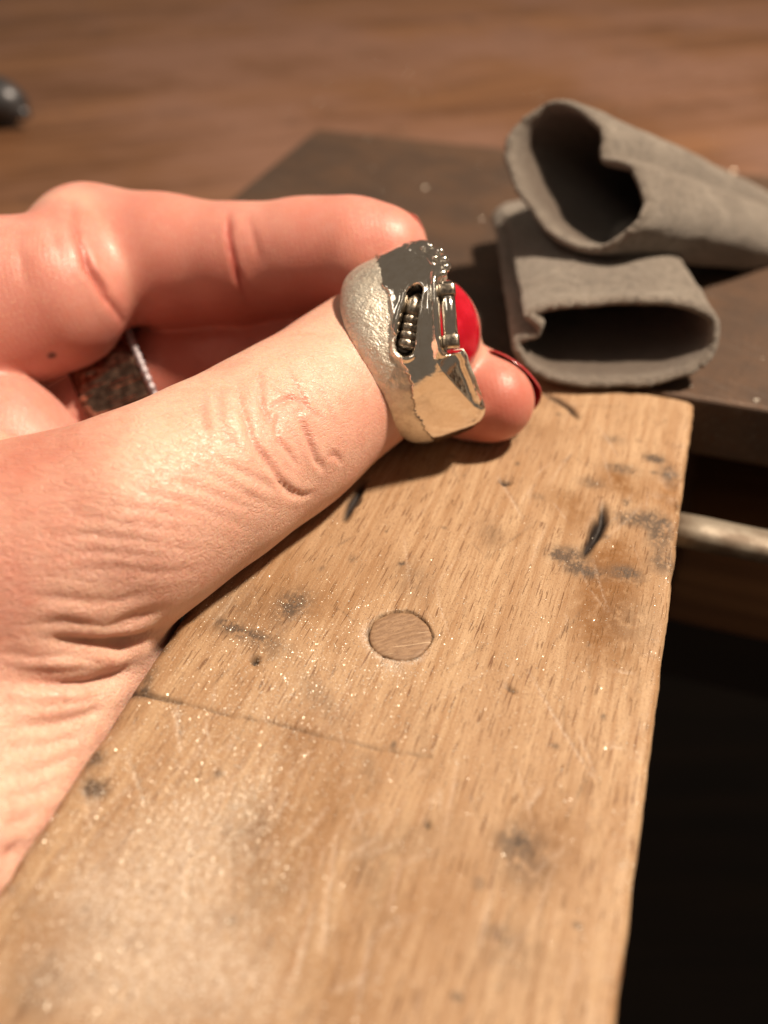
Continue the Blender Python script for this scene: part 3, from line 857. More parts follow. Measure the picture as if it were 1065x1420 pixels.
def nail(name, centre, normal, along, length, width, sag_w, sag_l, thick=0.55, label=None, bare=0.9):
    """curved nail plate; along points to the free edge"""
    nrm, al, cr = orth(normal, along)
    n, m = 33, 33
    V = []; rim = []
    for side in (0, 1):
        for i in range(n):
            for j in range(m):
                a = i / (n - 1) * 2 - 1; b = j / (m - 1) * 2 - 1
                # square to rounded outline
                x = a * math.sqrt(1 - 0.42 * b * b); y = b * math.sqrt(1 - 0.34 * a * a)
                e = max(abs(a), abs(b))
                r = math.sqrt(x * x + y * y)
                top_ = -sag_w * y * y - sag_l * x * x
                h = top_ - (thick if side else thick * 0.6 * smoothstep(0.82, 1.0, np.array(e)))
                p = np.array(centre) + al * x * length / 2 + cr * y * width / 2 + nrm * float(h)
                V.append(p); rim.append(float(smoothstep(0.90, 0.985, np.array(e))) * bare)
    f1 = grid_faces(n, m).tolist()
    F = [f for f in f1] + [[q + n * m for q in f[::-1]] for f in f1]
    border = [(i, 0) for i in range(n)] + [(n - 1, j) for j in range(1, m)] + [(i, m - 1) for i in range(n - 2, -1, -1)] + [(0, j) for j in range(m - 2, 0, -1)]
    ids = [i * m + j for i, j in border]
    for k in range(len(ids)):
        a, b = ids[k], ids[(k + 1) % len(ids)]
        F.append([b, a, a + n * m, b + n * m])
    o = mesh_obj(name, np.array(V) - HAND_O, F, NAIL, hand, attrs={'rim': rim})
    if label: o['label'] = label
    return o


nail('fingernail', (6.259, 84.58, 17.37), (0.480, -0.577, 0.664), (0.800, 0.471, -0.218), 13.0, 11.2, 2.2, 1.6, label='red painted thumbnail behind the silver ring')
nail('fingernail', (15.62, 91.16, 6.132), (0.500, 0.859, 0.082), (0.750, -0.403, -0.471), 9.4, 8.6, 2.4, 1.5, bare=0.15, label='red nail edge of the fingertip touching the wood')
nail('fingernail', (1.344, 106.64, 15.64), (0.300, 0.847, -0.394), (0.950, -0.185, 0.092), 9.0, 9.0, 1.8, 0.4, label='nail edge of the index finger above the ring')

# ------------------------------------------------------------------ the silver ring on the thumb
RC = np.array((3.542, 88.38, 11.50))
RA = np.array((0.930, 0.148, 0.327)); RA /= np.linalg.norm(RA)
RU = np.array((-0.345, 0.604, 0.707)); RU -= RA * (RU @ RA); RU /= np.linalg.norm(RU)
RV = np.cross(RA, RU)
if RV @ (np.array([0, 0, 62.0]) - RC) < 0: RV = -RV
ring = empty('silver_ring', tuple(RC))
tag(ring, 'chunky silver ring, matte and polished, with dark ribbed inlay, on the thumb', 'ring')


def rp(phi, s, r):
    """ring point: phi 0 faces the viewer, +90 is up; s along the axis"""
    phi = np.asarray(phi)[..., None]; s = np.asarray(s)[..., None]; r = np.asarray(r)[..., None]
    return RA * s + (RV * np.cos(phi) + RU * np.sin(phi)) * r


def mat_silver(name, polished):
    M = Mat(name)
    v = M.coord((1, 1, 1))
    n1 = M.noise(v, 1.1, 4, 0.6)
    n2 = M.noise(v, 4.5, 3, 0.6)
    if polished:
        c = M.mix(M.ss(n1, 0.35, 0.7), (0.93, 0.90, 0.84), (0.87, 0.82, 0.74))
        h = M.math('ADD', M.math('MULTIPLY', n1, 0.8), M.math('MULTIPLY', n2, 0.06))
        c = M.mix(M.math('MULTIPLY', M.attr('oxide'), 0.9, True), c, (0.10, 0.075, 0.06))
        return M.pr(Base_Color=c, Metallic=1.0, Roughness=M.ss(n2, 0.3, 0.8, 0.08, 0.18), Normal=M.bump(h, 0.06, 0.7))
    scr = M.noise(M.coord((1.4, 6.0, 1.0), rot=(0.4, 0.2, 0.6)), 1, 3, 0.6)
    c = M.mix(M.ss(n1, 0.35, 0.7), (0.86, 0.81, 0.72), (0.74, 0.68, 0.59))
    c = M.mix(M.math('MULTIPLY', M.attr('oxide'), 0.9, True), c, (0.12, 0.085, 0.06))
    h = M.math('ADD', M.math('MULTIPLY', n2, 0.5), M.math('MULTIPLY', scr, 0.5))
    h = M.math('ADD', h, M.math('MULTIPLY', n1, 0.8))
    return M.pr(Base_Color=c, Metallic=1.0, Roughness=M.ss(n1, 0.3, 0.7, 0.46, 0.60), Normal=M.bump(h, 0.20, 1.0))


SILVER_P = mat_silver('polished_silver', True)
SILVER_M = mat_silver('matte_silver', False)


def mat_oxid():
    M = Mat('oxidised_silver')
    v = M.coord((1, 1, 1))
    n = M.noise(v, 2.2, 4, 0.6)
    c = M.mix(M.ss(n, 0.35, 0.65), (0.22, 0.19, 0.16), (0.46, 0.40, 0.33))
    return M.pr(Base_Color=c, Metallic=1.0, Roughness=M.ss(n, 0.3, 0.7, 0.30, 0.46), Normal=M.bump(n, 0.08, 0.6))


OXID = mat_oxid()


RDEG, RS = 12.0, 0.45                      # where the features sit on the band


def wrap(a):
    return (a + np.pi) % (2 * np.pi) - np.pi


def ring_profile(phi, s, sL, sR, b):
    """outer radius of the band, whether the point belongs to the polished layer, oxide in the cuts"""
    dg = np.degrees(wrap(phi)) + RDEG
    s = s - RS
    sL = sL - RS; sR = sR - RS; b = b - RS
    R0 = 10.9
    q = np.stack([phi * 10.7 * 0 + np.cos(phi) * 10.7, np.sin(phi) * 10.7, s], -1).reshape(-1, 3)
    n1 = (fbm(q * 0.55, 3, 11) - 0.5).reshape(phi.shape)
    n2 = (fbm(q * 1.7, 3, 17) - 0.5).reshape(phi.shape)
    r = R0 - 0.010 * (s + 1.0) ** 2 * (s < -1.0)
    # rolled left shoulder
    e = np.clip((s - sL) / 3.0, 0, 1)
    r = r - 1.35 * (1 - np.sqrt(np.clip(1 - (1 - e) ** 2, 0, 1)))
    e2 = np.clip((sR - s) / (0.8 + 1.3 * smoothstep(-45, -70, dg) + 1.6 * smoothstep(52, 75, dg)), 0, 1)
    r = r - 0.70 * (1 - np.sqrt(np.clip(1 - (1 - e2) ** 2, 0, 1)))
    r = r + 0.22 * n1 * (s < b) + 0.07 * n2 * (s < b)
    pol = smoothstep(b - 0.05, b + 0.16, s)
    # polished layer stands proud and is ground to flat facets
    rp_ = r + 0.30 + 0.05 * n1
    for c0, half, cut_ in ((-38, 33, 0.925), (58, 30, 0.972), (-92, 20, 0.99)):
        d = np.radians(np.clip(dg - c0, -80, 80))
        fl_ = (R0 + 0.30) * cut_ / np.maximum(np.cos(d), 0.2) * np.where(np.abs(dg - c0) < 80, 1, 9)
        if c0 == -38: fl_ = fl_ - 0.10 * (s - 1.0)
        rp_ = _smin(rp_, fl_ - 0.10 * np.clip(s - 0.5, 0, 4) * (c0 == 58) + 0.05 * n1, 0.45)
    rp_ = rp_ - (0.40 + 0.5 * smoothstep(50, 75, dg)) * (1 - np.sqrt(np.clip(1 - (1 - e2) ** 2, 0, 1)))
    # polished ridge between the two openings
    sy = phi * R0
    mid = 1.65 + 0.060 * dg
    ridge = np.exp(-((s - mid - 0.35) / 0.55) ** 2) * smoothstep(-14, 2, dg) * smoothstep(50, 30, dg)
    rp_ = rp_ + 0.75 * ridge + 0.30 * n1 * smoothstep(-12, 0, dg) * smoothstep(60, 40, dg)
    # beside the right hand edge the polished face turns away, then ends in a rounded lip
    sb = np.interp(dg, [-62, -50, -12, -4], [4.6, 3.4, 1.35, 1.2])
    on = smoothstep(-60, -52, dg) * smoothstep(-3, -10, dg)
    gr = on * smoothstep(0.0, 0.25, s - sb)
    rp_ = rp_ - on * 0.62 * np.clip(s - sb, 0, 2.3)
    lip = np.exp(-((s - (sR - 0.45)) / 0.40) ** 2) * smoothstep(-58, -44, dg) * smoothstep(-2, -9, dg)
    rp_ = rp_ + 0.75 * lip * np.clip((sR - 0.5 - sb) / 1.5, 0, 1)
    gr = gr * (1 - lip)
    r = r * (1 - pol) + rp_ * pol
    # opening with the ribbed inlay
    a2 = np.stack([np.radians(dg) * 10.75, s], -1).reshape(-1, 2)
    d, t = poly_dist(a2, [np.array((1.0, -1.30)), np.array((3.4, 0.05)), np.array((5.9, 1.70))])
    d = d.reshape(phi.shape); t = t.reshape(phi.shape)
    half_w = 1.06 - 0.30 * t + 0.3 * n1 + 0.15 * n2
    hole = smoothstep(half_w, half_w - 0.30, d)
    r = r - 1.35 * hole
    rim = np.exp(-((d - half_w - 0.22) / 0.22) ** 2)
    r = r + 0.26 * rim
    ox = np.clip(hole * 1.1 + 0.12 * gr + np.exp(-((s - b) / 0.10) ** 2) * (dg < -8) * 0.75, 0, 1)
    # rough molten patch at the top right
    mol = smoothstep(48, 62, dg) * smoothstep(100, 84, dg) * smoothstep(1.6, 2.6, s)
    r = r + mol * (0.35 * n2 + 0.7 * n1)
    return r, pol, ox


def build_ring():
    nphi, ns = 760, 150
    phi = np.linspace(-np.pi, np.pi, nphi, endpoint=False)
    dg = wrap(phi + math.radians(RDEG)) * 180 / math.pi
    jit = (fbm(np.stack([np.cos(phi) * 9, np.sin(phi) * 9], 1), 4, 31) - 0.5)
    keyl = np.array([(-180, -3.4), (-120, -3.4), (-90, -4.0), (-65, -4.75), (-40, -5.4), (-10, -5.95), (20, -6.2), (45, -6.1), (70, -5.4), (90, -4.7), (120, -3.9), (180, -3.4)])
    sL = np.interp(dg, keyl[:, 0], keyl[:, 1]) + 0.2 * jit
    ker = np.hanning(61); ker /= ker.sum()
    sL = np.convolve(np.concatenate([sL[-30:], sL, sL[:30]]), ker, 'valid')
    # right hand rim: notch for the hinge, step, then the wide lower lobe
    key = np.array([(-180, 3.4), (-120, 3.2), (-95, 3.5), (-78, 4.2), (-62, 4.65), (-39, 4.6), (-14, 4.4), (-9.5, 4.3), (-7.0, 2.7), (-2, 2.45), (5, 2.65), (15, 3.2), (25, 3.9), (32, 4.4), (38, 5.3), (50, 5.6), (70, 5.6), (95, 4.9), (140, 3.8), (180, 3.4)])
    sR = np.interp(dg, key[:, 0], key[:, 1]) + 0.30 * jit * (np.abs(dg - 15) > 22)
    keyb = np.array([(-180, -1.2), (-110, -1.2), (-80, -1.7), (-55, -2.4), (-32, -2.75), (-12, -2.1), (-2, -2.25), (10, -2.0), (20, -1.7), (32, -1.0), (45, -1.2), (60, -1.1), (75, -0.9), (100, -1.0), (180, -1.2)])
    jb = (fbm(np.stack([np.cos(phi) * 26, np.sin(phi) * 26], 1), 3, 41) - 0.5)
    b = np.interp(dg, keyb[:, 0], keyb[:, 1]) + 0.55 * jb + 0.5 * jit * (dg > 5)
    sR = sR + RS; b = b + RS
    t = np.linspace(0, 1, ns)
    S = sL[:, None] + (sR - sL)[:, None] * t[None]
    Pm = np.repeat(phi[:, None], ns, 1)
    r, pol, ox = ring_profile(Pm, S, sL[:, None], sR[:, None], b[:, None])
    outer = rp(Pm, S, r)
    rin = 9.05
    ni = 8
    ti = np.linspace(0, 1, ni)
    Si = sR[:, None] + (sL - sR)[:, None] * ti[None]
    edge = np.clip(np.abs(ti - 0.5) * 2, 0, 1)[None] ** 6 * 0.35
    inner = rp(np.repeat(phi[:, None], ni, 1), Si, rin + edge + 0 * Si)
    V = np.concatenate([outer, inner], 1)
    nv = ns + ni
    Vf = V.reshape(-1, 3)
    oxv = np.concatenate([ox, np.zeros((nphi, ni))], 1).reshape(-1)
    polv = np.concatenate([pol, np.zeros((nphi, ni))], 1)
    F = grid_faces(nphi, nv, closed_u=True)
    ii = np.arange(nphi)
    F = np.concatenate([F, np.stack([ii * nv + nv - 1, (ii + 1) % nphi * nv + nv - 1, (ii + 1) % nphi * nv, ii * nv], 1)])
    # outward facing check
    c = Vf[F[0]]; nn = np.cross(c[1] - c[0], c[2] - c[1])
    k0 = (nphi // 2) * (nv - 1) + ns // 2
    c = Vf[F[k0]]; nn = np.cross(c[1] - c[0], c[2] - c[1])
    if nn @ (c.mean(0)) < 0: F = F[:, ::-1]
    pf = polv.reshape(-1)[F].mean(1) > 0.5
    for nm, sel, mt, lab in (('matte_band', ~pf, SILVER_M, 'matte brushed silver band'), ('polished_shell', pf, SILVER_P, 'polished silver layer with facets')):
        Fs = F[sel]
        used, inv = np.unique(Fs.ravel(), return_inverse=True)
        o = mesh_obj(nm, Vf[used], inv.reshape(-1, 4), mt, ring, attrs={'oxide': oxv[used]})
        o['label'] = lab


build_ring()


def lathe(path0, path1, prof, nseg=20, square=0.0, upv=None):
    """profile [(t, radius)] turned round the line path0 -> path1"""
    p0 = np.array(path0, float); p1 = np.array(path1, float)
    ax, e1, e2 = orth(p1 - p0, upv if upv is not None else (0.3, 0.2, 1))
    V = []
    for t, r in prof:
        for j in range(nseg):
            a = 2 * math.pi * j / nseg
            ca, sa = math.cos(a), math.sin(a)
            k = 1.0
            if square: k = 1.0 / (abs(ca) ** square + abs(sa) ** square) ** (1 / square)
            V.append(p0 + (p1 - p0) * t + (e1 * ca + e2 * sa) * r * k)
    F = grid_faces_closed(len(prof), nseg)
    return V, F


def rpt(deg, s, r):
    return rp(np.array(math.radians(deg - RDEG)), np.array(s + RS), np.array(r))


# ribbed inlay lying in the opening
pts = []
prof = [(0.0, 0.30), (0.02, 0.70)]
t = 0.03
for k in range(4):
    for dt, r in ((0.0, 0.84), (0.010, 0.98), (0.022, 1.05), (0.055, 1.09), (0.090, 1.09), (0.118, 1.05), (0.128, 0.98), (0.136, 0.84)):
        prof.append((t + dt, r * (1.0 - 0.03 * k)))
    t += 0.140
prof += [(0.60, 0.72), (0.615, 0.86), (0.66, 0.96), (0.74, 1.0), (0.82, 0.92), (0.90, 0.70), (0.97, 0.36), (1.0, 0.08)]
vs, fs = lathe(rpt(3.0, -1.40, 10.05), rpt(33.0, 1.75, 10.1), [(a, b * 0.93) for a, b in prof], 28, 3.0)
o = mesh_obj('ribbed_inlay', vs, fs, OXID, ring); o['label'] = 'dark ribbed inlay sunk into the ring'
# hinge pin in the notch, with a square collar at each end
a0, a1 = rpt(-5.5, 3.10, 10.55), rpt(31.0, 4.95, 10.45)
vs, fs = lathe(a0, a1, [(0.0, 0.1), (0.0, 0.76), (0.5, 0.78), (1.0, 0.76), (1.0, 0.1)], 24)
o = mesh_obj('hinge_pin', vs, fs, SILVER_P, ring, attrs={'oxide': [0.12] * len(vs)})
for t0, t1 in ((0.02, 0.20), (0.80, 0.97)):
    q0 = a0 + (a1 - a0) * t0; q1 = a0 + (a1 - a0) * t1
    vs, fs = lathe(q0, q1, [(0.0, 0.1), (0.0, 0.80), (0.08, 0.88), (0.92, 0.88), (1.0, 0.80), (1.0, 0.1)], 24, 6.0, upv=RV)
    mesh_obj('collar', vs, fs, OXID, ring)


def bead(centre, r, mat, name='granule', seed=0, sq=(1, 1, 1)):
    rr = np.random.default_rng(seed)
    n, m = 10, 14
    V = []
    for i in range(n):
        th = math.pi * i / (n - 1)
        for j in range(m):
            a = 2 * math.pi * j / m
            d = np.array([math.sin(th) * math.cos(a) * sq[0], math.sin(th) * math.sin(a) * sq[1], math.cos(th) * sq[2]])
            V.append(np.array(centre) + d * r * (1 + 0.10 * math.sin(3 * a + seed) * math.sin(th)))
    mesh_obj(name, V, grid_faces_closed(n, m, False), mat, ring, attrs={'oxide': [0.0] * len(V)})


for k, (dgk, s, r, dr) in enumerate([(2, 1.15, 0.20, 11.0), (8, 0.75, 0.24, 11.0), (6, 1.55, 0.17, 11.02), (0, 0.55, 0.18, 11.0), (12, 1.1, 0.15, 11.05), (-2, 1.5, 0.14, 11.0),
                                     (42, 5.5, 0.62, 10.4), (49, 5.7, 0.50, 10.3), (37, 5.0, 0.42, 10.7), (58, 5.6, 0.45, 10.3), (50, 4.8, 0.30, 10.8), (70, 4.9, 0.40, 10.4), (66, 4.1, 0.30, 10.7)]):
    bead(rpt(dgk, s + (0.55 if k < 6 else 0), dr), r * (0.8 if k < 6 else 1.0), SILVER_P, seed=k, sq=(1, 1.15, 0.9))
vs, fs = lathe(rpt(44, 4.5, 10.75), rpt(72, 3.9, 10.5), [(0, 0.05), (0.03, 0.24), (0.3, 0.34), (0.5, 0.24), (0.75, 0.36), (0.97, 0.2), (1, 0.05)], 14)
mesh_obj('granule', vs, fs, SILVER_P, ring, attrs={'oxide': [0.1] * len(vs)})

# ------------------------------------------------------------------ the dark patterned ring on the middle finger
DC = np.array((-36.35, 102.42, -4.392)); DA = np.array((-28.72, 105.31, -2.544)) - np.array((-42.25, 100.02, -5.668))
DA /= np.linalg.norm(DA)
band = empty('patterned_ring', tuple(DC))
tag(band, 'dark bark-textured ring with beaded edge on the finger behind the thumb', 'ring')
_, DU, DVv = orth(DA, (0, 0, 1))


def dark_ring():
    nphi, ns = 260, 44
    ph = np.linspace(0, 2 * np.pi, nphi, endpoint=False)
    tt = np.linspace(0, 1, ns)
    Pm = np.repeat(ph[:, None], ns, 1); T = np.repeat(tt[None], nphi, 0)
    w = 9.0
    q = np.stack([np.cos(Pm) * 9, np.sin(Pm) * 9, T * w], -1).reshape(-1, 3)
    bark = fbm(q * [0.75, 0.75, 0.16], 2, 51).reshape(Pm.shape)
    e = np.minimum(T, 1 - T)
    r = 9.35 + 0.9 * np.clip(e / 0.10, 0, 1) ** 0.5 * 0.5 + 0.75 * np.abs(bark - 0.5) * 2
    ax = (T - 0.5) * w
    cs, sn = np.cos(Pm), np.sin(Pm)
    outer = DA * ax[..., None] + (DU * cs[..., None] + DVv * sn[..., None]) * r[..., None]
    inner = DA * ax[..., None][:, ::-1] + (DU * cs[..., None] + DVv * sn[..., None]) * 8.75
    V = np.concatenate([outer, inner], 1).reshape(-1, 3)
    nv = 2 * ns
    F = grid_faces(nphi, nv, closed_u=True)
    ii = np.arange(nphi)
    F = np.concatenate([F, np.stack([ii * nv + nv - 1, (ii + 1) % nphi * nv + nv - 1, (ii + 1) % nphi * nv, ii * nv], 1)])
    M = Mat('blackened_silver')
    n = M.noise(M.coord((1, 1, 1)), 1.2, 4, 0.6)
    c = M.mix(M.ss(n, 0.4, 0.65), (0.18, 0.105, 0.080), (0.46, 0.29, 0.22))
    mt = M.pr(Base_Color=c, Metallic=0.95, Roughness=0.14, Normal=M.bump(n, 0.05, 0.4))
    mesh_obj('bark_band', V, F, mt, band)
    # beads along the rim as one twisted wire
    nb, m = 360, 10
    Vb = []
    for i in range(nb):
        a = 2 * math.pi * i / nb
        rad = 0.45 + 0.08 * math.sin(a * 56)
        cdir = DU * math.cos(a) + DVv * math.sin(a)
        for j in range(m):
            b_ = 2 * math.pi * j / m
            Vb.append(cdir * (10.0 + rad * math.cos(b_)) + DA * (4.55 + rad * math.sin(b_)))
    Fb = [[i * m + j, ((i + 1) % nb) * m + j, ((i + 1) % nb) * m + (j + 1) % m, i * m + (j + 1) % m] for i in range(nb) for j in range(m)]
    M = Mat('grey_silver_wire')
    o = mesh_obj('beaded_edge', Vb, Fb, M.pr(Base_Color=(0.42, 0.38, 0.42), Metallic=0.6, Roughness=0.5), band)


dark_ring()

# ------------------------------------------------------------------ two suede finger guards
def mat_suede():
    M = Mat('grey_suede')
    v = M.coord((1, 1, 1))
    big = M.noise(v, 0.10, 4, 0.6)
    fuzz = M.noise(v, 2.4, 4, 0.7)
    fib = M.noise(v, 6.0, 3, 0.6)
    c = M.mix(M.ss(big, 0.35, 0.65), (0.305, 0.262, 0.222), (0.220, 0.184, 0.154))
    c = M.mix(M.math('MULTIPLY', M.ss(fuzz, 0.46, 0.66), 0.6), c, (0.42, 0.375, 0.33))
    c = M.mix(M.math('MULTIPLY', M.ss(M.noise(v, 0.9, 4, 0.75), 0.47, 0.66), 0.75), c, (0.145, 0.122, 0.104))
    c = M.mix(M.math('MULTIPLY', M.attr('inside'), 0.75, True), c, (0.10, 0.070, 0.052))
    c = M.mix(M.math('MULTIPLY', M.attr('seam_dark'), 0.7, True), c, (0.13, 0.10, 0.080))
    h = M.math('ADD', M.math('MULTIPLY', fuzz, 0.7), M.math('MULTIPLY', fib, 0.4))
    return M.pr(Base_Color=c, Roughness=0.95, Specular_IOR_Level=0.12, Sheen_Weight=0.25, Sheen_Roughness=0.5, Normal=M.bump(h, 0.55, 1.0))


SUEDE = mat_suede()


def finger_guard(mouth, axis, side, length, a, b, seam_ang, seam_depth, end_scale, label, slant=(0, 0), exps=2.6, thick=1.45, droop=0.0):
    root = empty('leather_finger_guard', tuple(mouth))
    tag(root, label, 'finger guard', 'grey suede finger guards on the steel plate')
    ax, sd, up = orth(axis, side)
    if up[2] < 0: up = -up
    n, m = 56, 320
    ang = np.linspace(0, 2 * np.pi, m, endpoint=False)

    def section(f, seed):
        sc = 1 + (end_scale - 1) * f
        bb = b * (1 - 0.55 * f ** 1.6)
        ca, sa = np.cos(ang), np.sin(ang)
        x = np.sign(ca) * np.abs(ca) ** (2 / exps) * a * sc
        y = np.sign(sa) * np.abs(sa) ** (2 / exps) * bb
        wob = 1 + 0.035 * np.sin(2 * ang + 1.3 + seed) + 0.02 * np.sin(3 * ang + 4 * f)
        x = x * wob; y = y * wob
        # both edges of the strip meet here and turn inwards
        da = np.abs((ang - seam_ang + np.pi) % (2 * np.pi) - np.pi)
        k = seam_depth * (np.exp(-(da / 0.13) ** 1.5) * (1 - 0.35 * f) * float(smoothstep(0.85, 0.5, np.array(f)))) - 0.3 * np.exp(-((da - 0.26) / 0.12) ** 2) * (1 - 0.5 * f)
        rr = np.sqrt(x * x + y * y)
        x -= x / rr * k; y -= y / rr * k
        cl = 1 - 0.75 * float(smoothstep(0.86, 1.0, np.array(f))) ** 2
        return x * cl, y * cl

    fs_ = np.concatenate([np.linspace(0, 0.06, 8), np.linspace(0.08, 1, n - 8)])
    outer = []; inner = []
    for f in fs_:
        x, y = section(f, 0)
        dx = np.roll(x, -1) - np.roll(x, 1); dy = np.roll(y, -1) - np.roll(y, 1)
        l = np.sqrt(dx * dx + dy * dy); nx, ny = dy / l, -dx / l
        off = f * length + slant[0] * x / a * max(0, 1 - 2 * f) + slant[1] * y / b * max(0, 1 - 2 * f)
        lipr = 0.45 * (1 - min(1, f / 0.02)) ** 2
        c0 = np.array(mouth) - np.array(mouth)
        ce = ax[None] * off[:, None] if np.ndim(off) else ax[None] * off
        ce = ce + up * (-droop * f * f)
        outer.append(ce + sd * (x - nx * lipr)[:, None] + up * (y - ny * lipr)[:, None])
        ti = thick - lipr
        inner.append(ce + ax * (0.0 if f > 0 else 0) + sd * (x - nx * ti)[:, None] + up * (y - ny * ti)[:, None])
    outer = np.array(outer); inner = np.array(inner)
    # fibrous uneven cut edge and soft dents
    arc = np.concatenate([[0], np.cumsum(np.linalg.norm(np.diff(outer[0], axis=0), axis=1))])
    jag = (hash_noise(np.stack([arc * 0.35, arc * 0], 1), 61) - 0.5) * 0.7 + (hash_noise(np.stack([arc * 1.6, arc * 0], 1), 62) - 0.5) * 0.34
    for k in range(4):
        outer[k] -= ax * jag[:, None] * (1 - k / 4); inner[k] -= ax * (jag * 0.8 + 0.1)[:, None] * (1 - k / 4)
    dn = (fbm((outer.reshape(-1, 3) + 40) * 0.22, 3, 71) - 0.5).reshape(outer.shape[:2])
    ctr = outer.mean(1, keepdims=True)
    dirv = outer - ctr; dirv /= np.linalg.norm(dirv, axis=2, keepdims=True)
    outer = outer + dirv * dn[..., None] * 0.7
    inner = inner + dirv * dn[..., None] * 0.7
    V = np.concatenate([outer.reshape(-1, 3), inner.reshape(-1, 3)])
    nr = len(fs_)
    F = []
    for i in range(nr - 1):
        for j in range(m):
            j2 = (j + 1) % m
            F.append([i * m + j, i * m + j2, (i + 1) * m + j2, (i + 1) * m + j])
            o_ = nr * m
            F.append([o_ + i * m + j, o_ + (i + 1) * m + j, o_ + (i + 1) * m + j2, o_ + i * m + j2])
    for j in range(m):
        j2 = (j + 1) % m
        F.append([j, nr * m + j, nr * m + j2, j2])
    F.append([(nr - 1) * m + j for j in range(m)])
    c = V[F[0]]
    if np.cross(c[1] - c[0], c[2] - c[1]) @ (c.mean(0) - outer[0].mean(0)) < 0: F = [f[::-1] for f in F]
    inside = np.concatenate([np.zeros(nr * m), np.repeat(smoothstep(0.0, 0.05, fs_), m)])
    da = np.abs((ang - seam_ang + np.pi) % (2 * np.pi) - np.pi)
    gr = np.tile(0.55 * np.exp(-(da / 0.10) ** 2), nr)  # darker tone along the seam fold
    seam_dark = np.concatenate([gr, gr * 0])
    mesh_obj('sheath', V, F, SUEDE, root, attrs={'inside': inside, 'seam_dark': seam_dark})
    return root


finger_guard((30.08, 99.29, 5.900), (0.03, 1.0, 0.0), (1, -0.10, 0.0), 48, 13.0, 5.5, math.radians(166), 2.8, 0.96,
             'flattened grey suede finger guard lying under the other, mouth towards the viewer', slant=(0.6, 2.6), thick=1.35)
finger_guard((26.06, 122.08, 19.40), (0.80, 0.47, -0.33), (-0.27, 0.91, 0.31), 66, 12.8, 6.8, math.radians(92), 1.9, 0.55,
             'grey suede finger guard lying across the other, mouth towards the left', slant=(-1.0, 3.5), droop=1.5, thick=1.35)

# ------------------------------------------------------------------ small dark tool at the far left of the bench
tool = empty('dark_tool_end', (-99.93, 238.31, -9.000))
tag(tool, 'blurred small dark grey tool end lying on the bench, far left', 'tool')
M = Mat('blackened_tool_metal')
TM = M.pr(Base_Color=M.mix(M.noise(M.coord((1, 1, 1)), 0.3, 3), (0.03, 0.03, 0.035), (0.12, 0.12, 0.13)), Metallic=0.6, Roughness=0.4)
vs, fs = lathe((-22, 9, 7), (6.5, 0, 6), [(0, 0.2), (0, 5.4), (0.50, 5.4), (0.55, 6.4), (0.66, 6.2), (0.70, 5.2), (0.78, 5.8), (0.90, 4.6), (1.0, 2.6), (1.0, 0.2)], 20)
mesh_obj('shank', vs, fs, TM, tool)
vs, fs = lathe((4.0, 0.4, 4.2), (8.0, -0.8, 3.6), [(0, 0.2), (0, 2.0), (0.6, 1.8), (1.0, 0.9), (1.0, 0.1)], 16)
mesh_obj('tip', vs, fs, TM, tool)


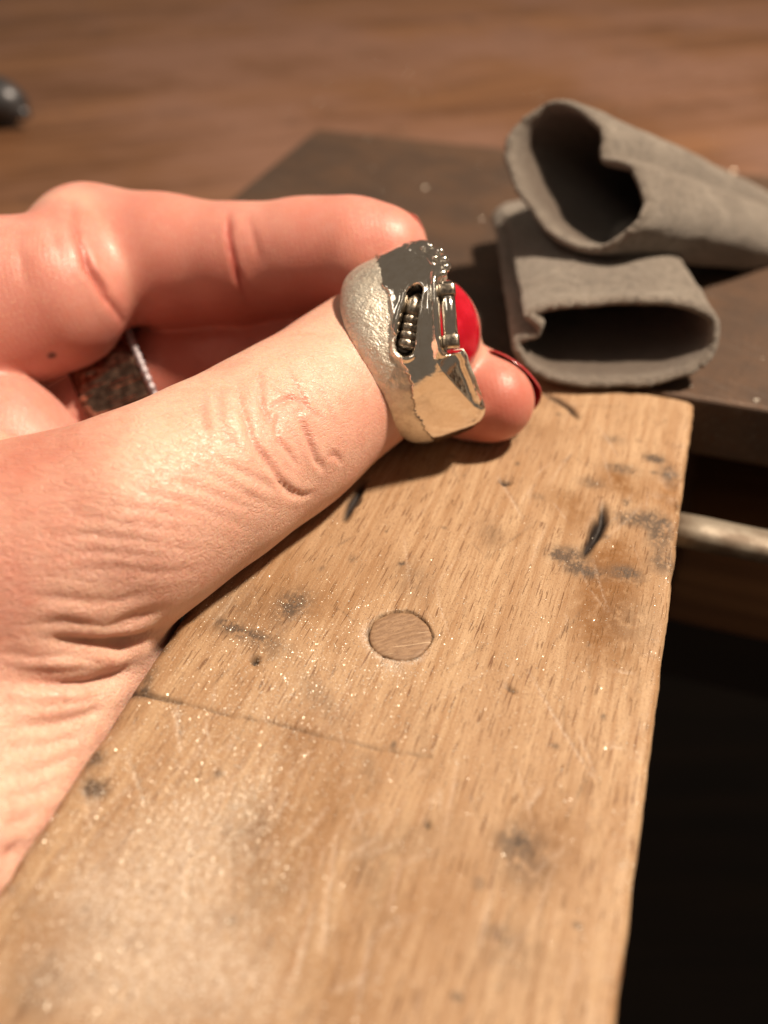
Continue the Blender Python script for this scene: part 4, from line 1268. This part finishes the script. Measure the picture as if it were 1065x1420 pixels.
# ------------------------------------------------------------------ silver filings strewn on wood and bench
def filings():
    c2 = []
    def spray(c, sx, sy, n, ang=0.0):
        d = rng.normal(0, 1, (n, 2)) * [sx, sy]
        ca, sa = math.cos(ang), math.sin(ang)
        c2.append(np.array(c) + np.stack([d[:, 0] * ca - d[:, 1] * sa, d[:, 0] * sa + d[:, 1] * ca], 1))
    spray((-21.96, 45.86), 7.5, 7.0, 5200)
    spray((-25.50, 38.15), 5.0, 5.0, 2600)
    spray((-14.92, 48.59), 1.0, 0.6, 260)
    spray((-25.73, 28.32), 5.5, 4.0, 6500)
    spray((-23.27, 21.59), 6.5, 4.5, 9000)
    spray((-23.46, 17.00), 6.5, 3.5, 3000)
    spray((-22.56, 31.94), 2.4, 1.6, 500)
    spray((-3.998, 45.92), 12, 14, 2600)
    spray((-5.700, 28.92), 12, 8, 900)
    a = rng.uniform(20, 98, 1500)
    c2.append(np.stack([PIN_W1 - np.abs(rng.normal(0.55, 0.5, 1500)), a], 1)[rng.random(1500) < smoothstep(95, 45, a) + 0.1])
    for pts, n in (([(-31.80, 39.12), (-30.83, 37.20), (-28.87, 34.43)], 200), ([(-33.26, 33.00), (-31.01, 30.89), (-29.32, 29.08)], 260), ([(-21.26, 36.54), (-21.46, 33.65), (-22.43, 31.65), (-23.36, 29.72)], 420), ([(-24.54, 27.46), (-22.95, 24.44), (-21.58, 21.09)], 300)):
        t = rng.random(n) * (len(pts) - 1); k = t.astype(int); f = (t - k)[:, None]
        q = np.array(pts); c2.append(q[k] * (1 - f) + q[k + 1] * f + rng.normal(0, 0.28, (n, 2)))
    c2 = np.concatenate(c2)
    ok = (c2[:, 0] > PIN_W0 + 0.6) & (c2[:, 0] < PIN_W1 - 0.05) & (c2[:, 1] > 14) & (c2[:, 1] < 100)
    c2 = c2[ok]
    # height of the wood below each grain (looked up before the taper of the block)
    taper = np.clip((c2[:, 0] - PIN_W0) / (PIN_W1 - PIN_W0), 0, 1) ** 3 * (c2[:, 1] - 72) * 0.017
    cell = 0.25
    key = np.floor(pin_p / cell).astype(int); m = pin_top > 0.3
    lut = {}
    for (i, j), zz in zip(key[m], pin_z[m]): lut[(i, j)] = zz
    zs = np.array([lut.get((int(math.floor(x / cell)), int(math.floor(y / cell))), 0.0) for x, y in c2])
    c2[:, 0] += taper
    n = len(c2)
    size = np.clip(rng.lognormal(-3.4, 0.5, n), 0.014, 0.10)
    pile = np.exp(-(((c2 - np.array((-24.27, 22.34))) / [9, 7]) ** 2).sum(1))
    size *= 1 - 0.25 * pile
    tet = np.array([[1, 0, -0.35], [-0.5, 0.87, -0.35], [-0.5, -0.87, -0.35], [0.1, 0.1, 0.55]])
    # a few coarser bits on the steel plate and on the bench top
    m2 = 420
    far = np.stack([rng.uniform(-110, 90, m2), rng.uniform(104, 330, m2)], 1)
    on_plate = (far[:, 0] > -78) & (far[:, 1] < 192)
    c2 = np.concatenate([c2, far]); zs = np.concatenate([zs, np.where(on_plate, 0.02, -8.95)])
    size = np.concatenate([size, np.clip(rng.lognormal(-1.9, 0.5, m2), 0.05, 0.4)]); n = len(c2)
    V = np.zeros((n, 4, 3))
    ang = rng.uniform(0, 2 * np.pi, n); tilt = rng.normal(0, 0.5, n); st = rng.uniform(0.6, 1.6, n)
    for k in range(4):
        p = tet[k]
        x = p[0] * st; y = np.full(n, p[1]); z = np.full(n, p[2]) * rng.uniform(0.5, 1.0, n)
        y2 = y * np.cos(tilt) - z * np.sin(tilt); z2 = y * np.sin(tilt) + z * np.cos(tilt)
        V[:, k, 0] = c2[:, 0] + size * (x * np.cos(ang) - y2 * np.sin(ang))
        V[:, k, 1] = c2[:, 1] + size * (x * np.sin(ang) + y2 * np.cos(ang))
        V[:, k, 2] = zs + size * (z2 * 0.7 + 0.3)
    base = np.arange(n)[:, None, None] * 4
    F = (base + np.array([[0, 2, 1], [0, 1, 3], [1, 2, 3], [2, 0, 3]])[None]).reshape(-1, 3)
    M = Mat('silver_filings')
    mt = M.pr(Base_Color=(0.88, 0.82, 0.73), Metallic=0.8, Roughness=0.48)
    o = mesh_obj('silver_filings', V.reshape(-1, 3), F, mt, None, smooth=False)
    o.rotation_euler = (0, 0, -TH)
    tag(o, 'fine glinting silver filings strewn over the wood and bench', 'filings', kind='stuff')
    return o


filings()
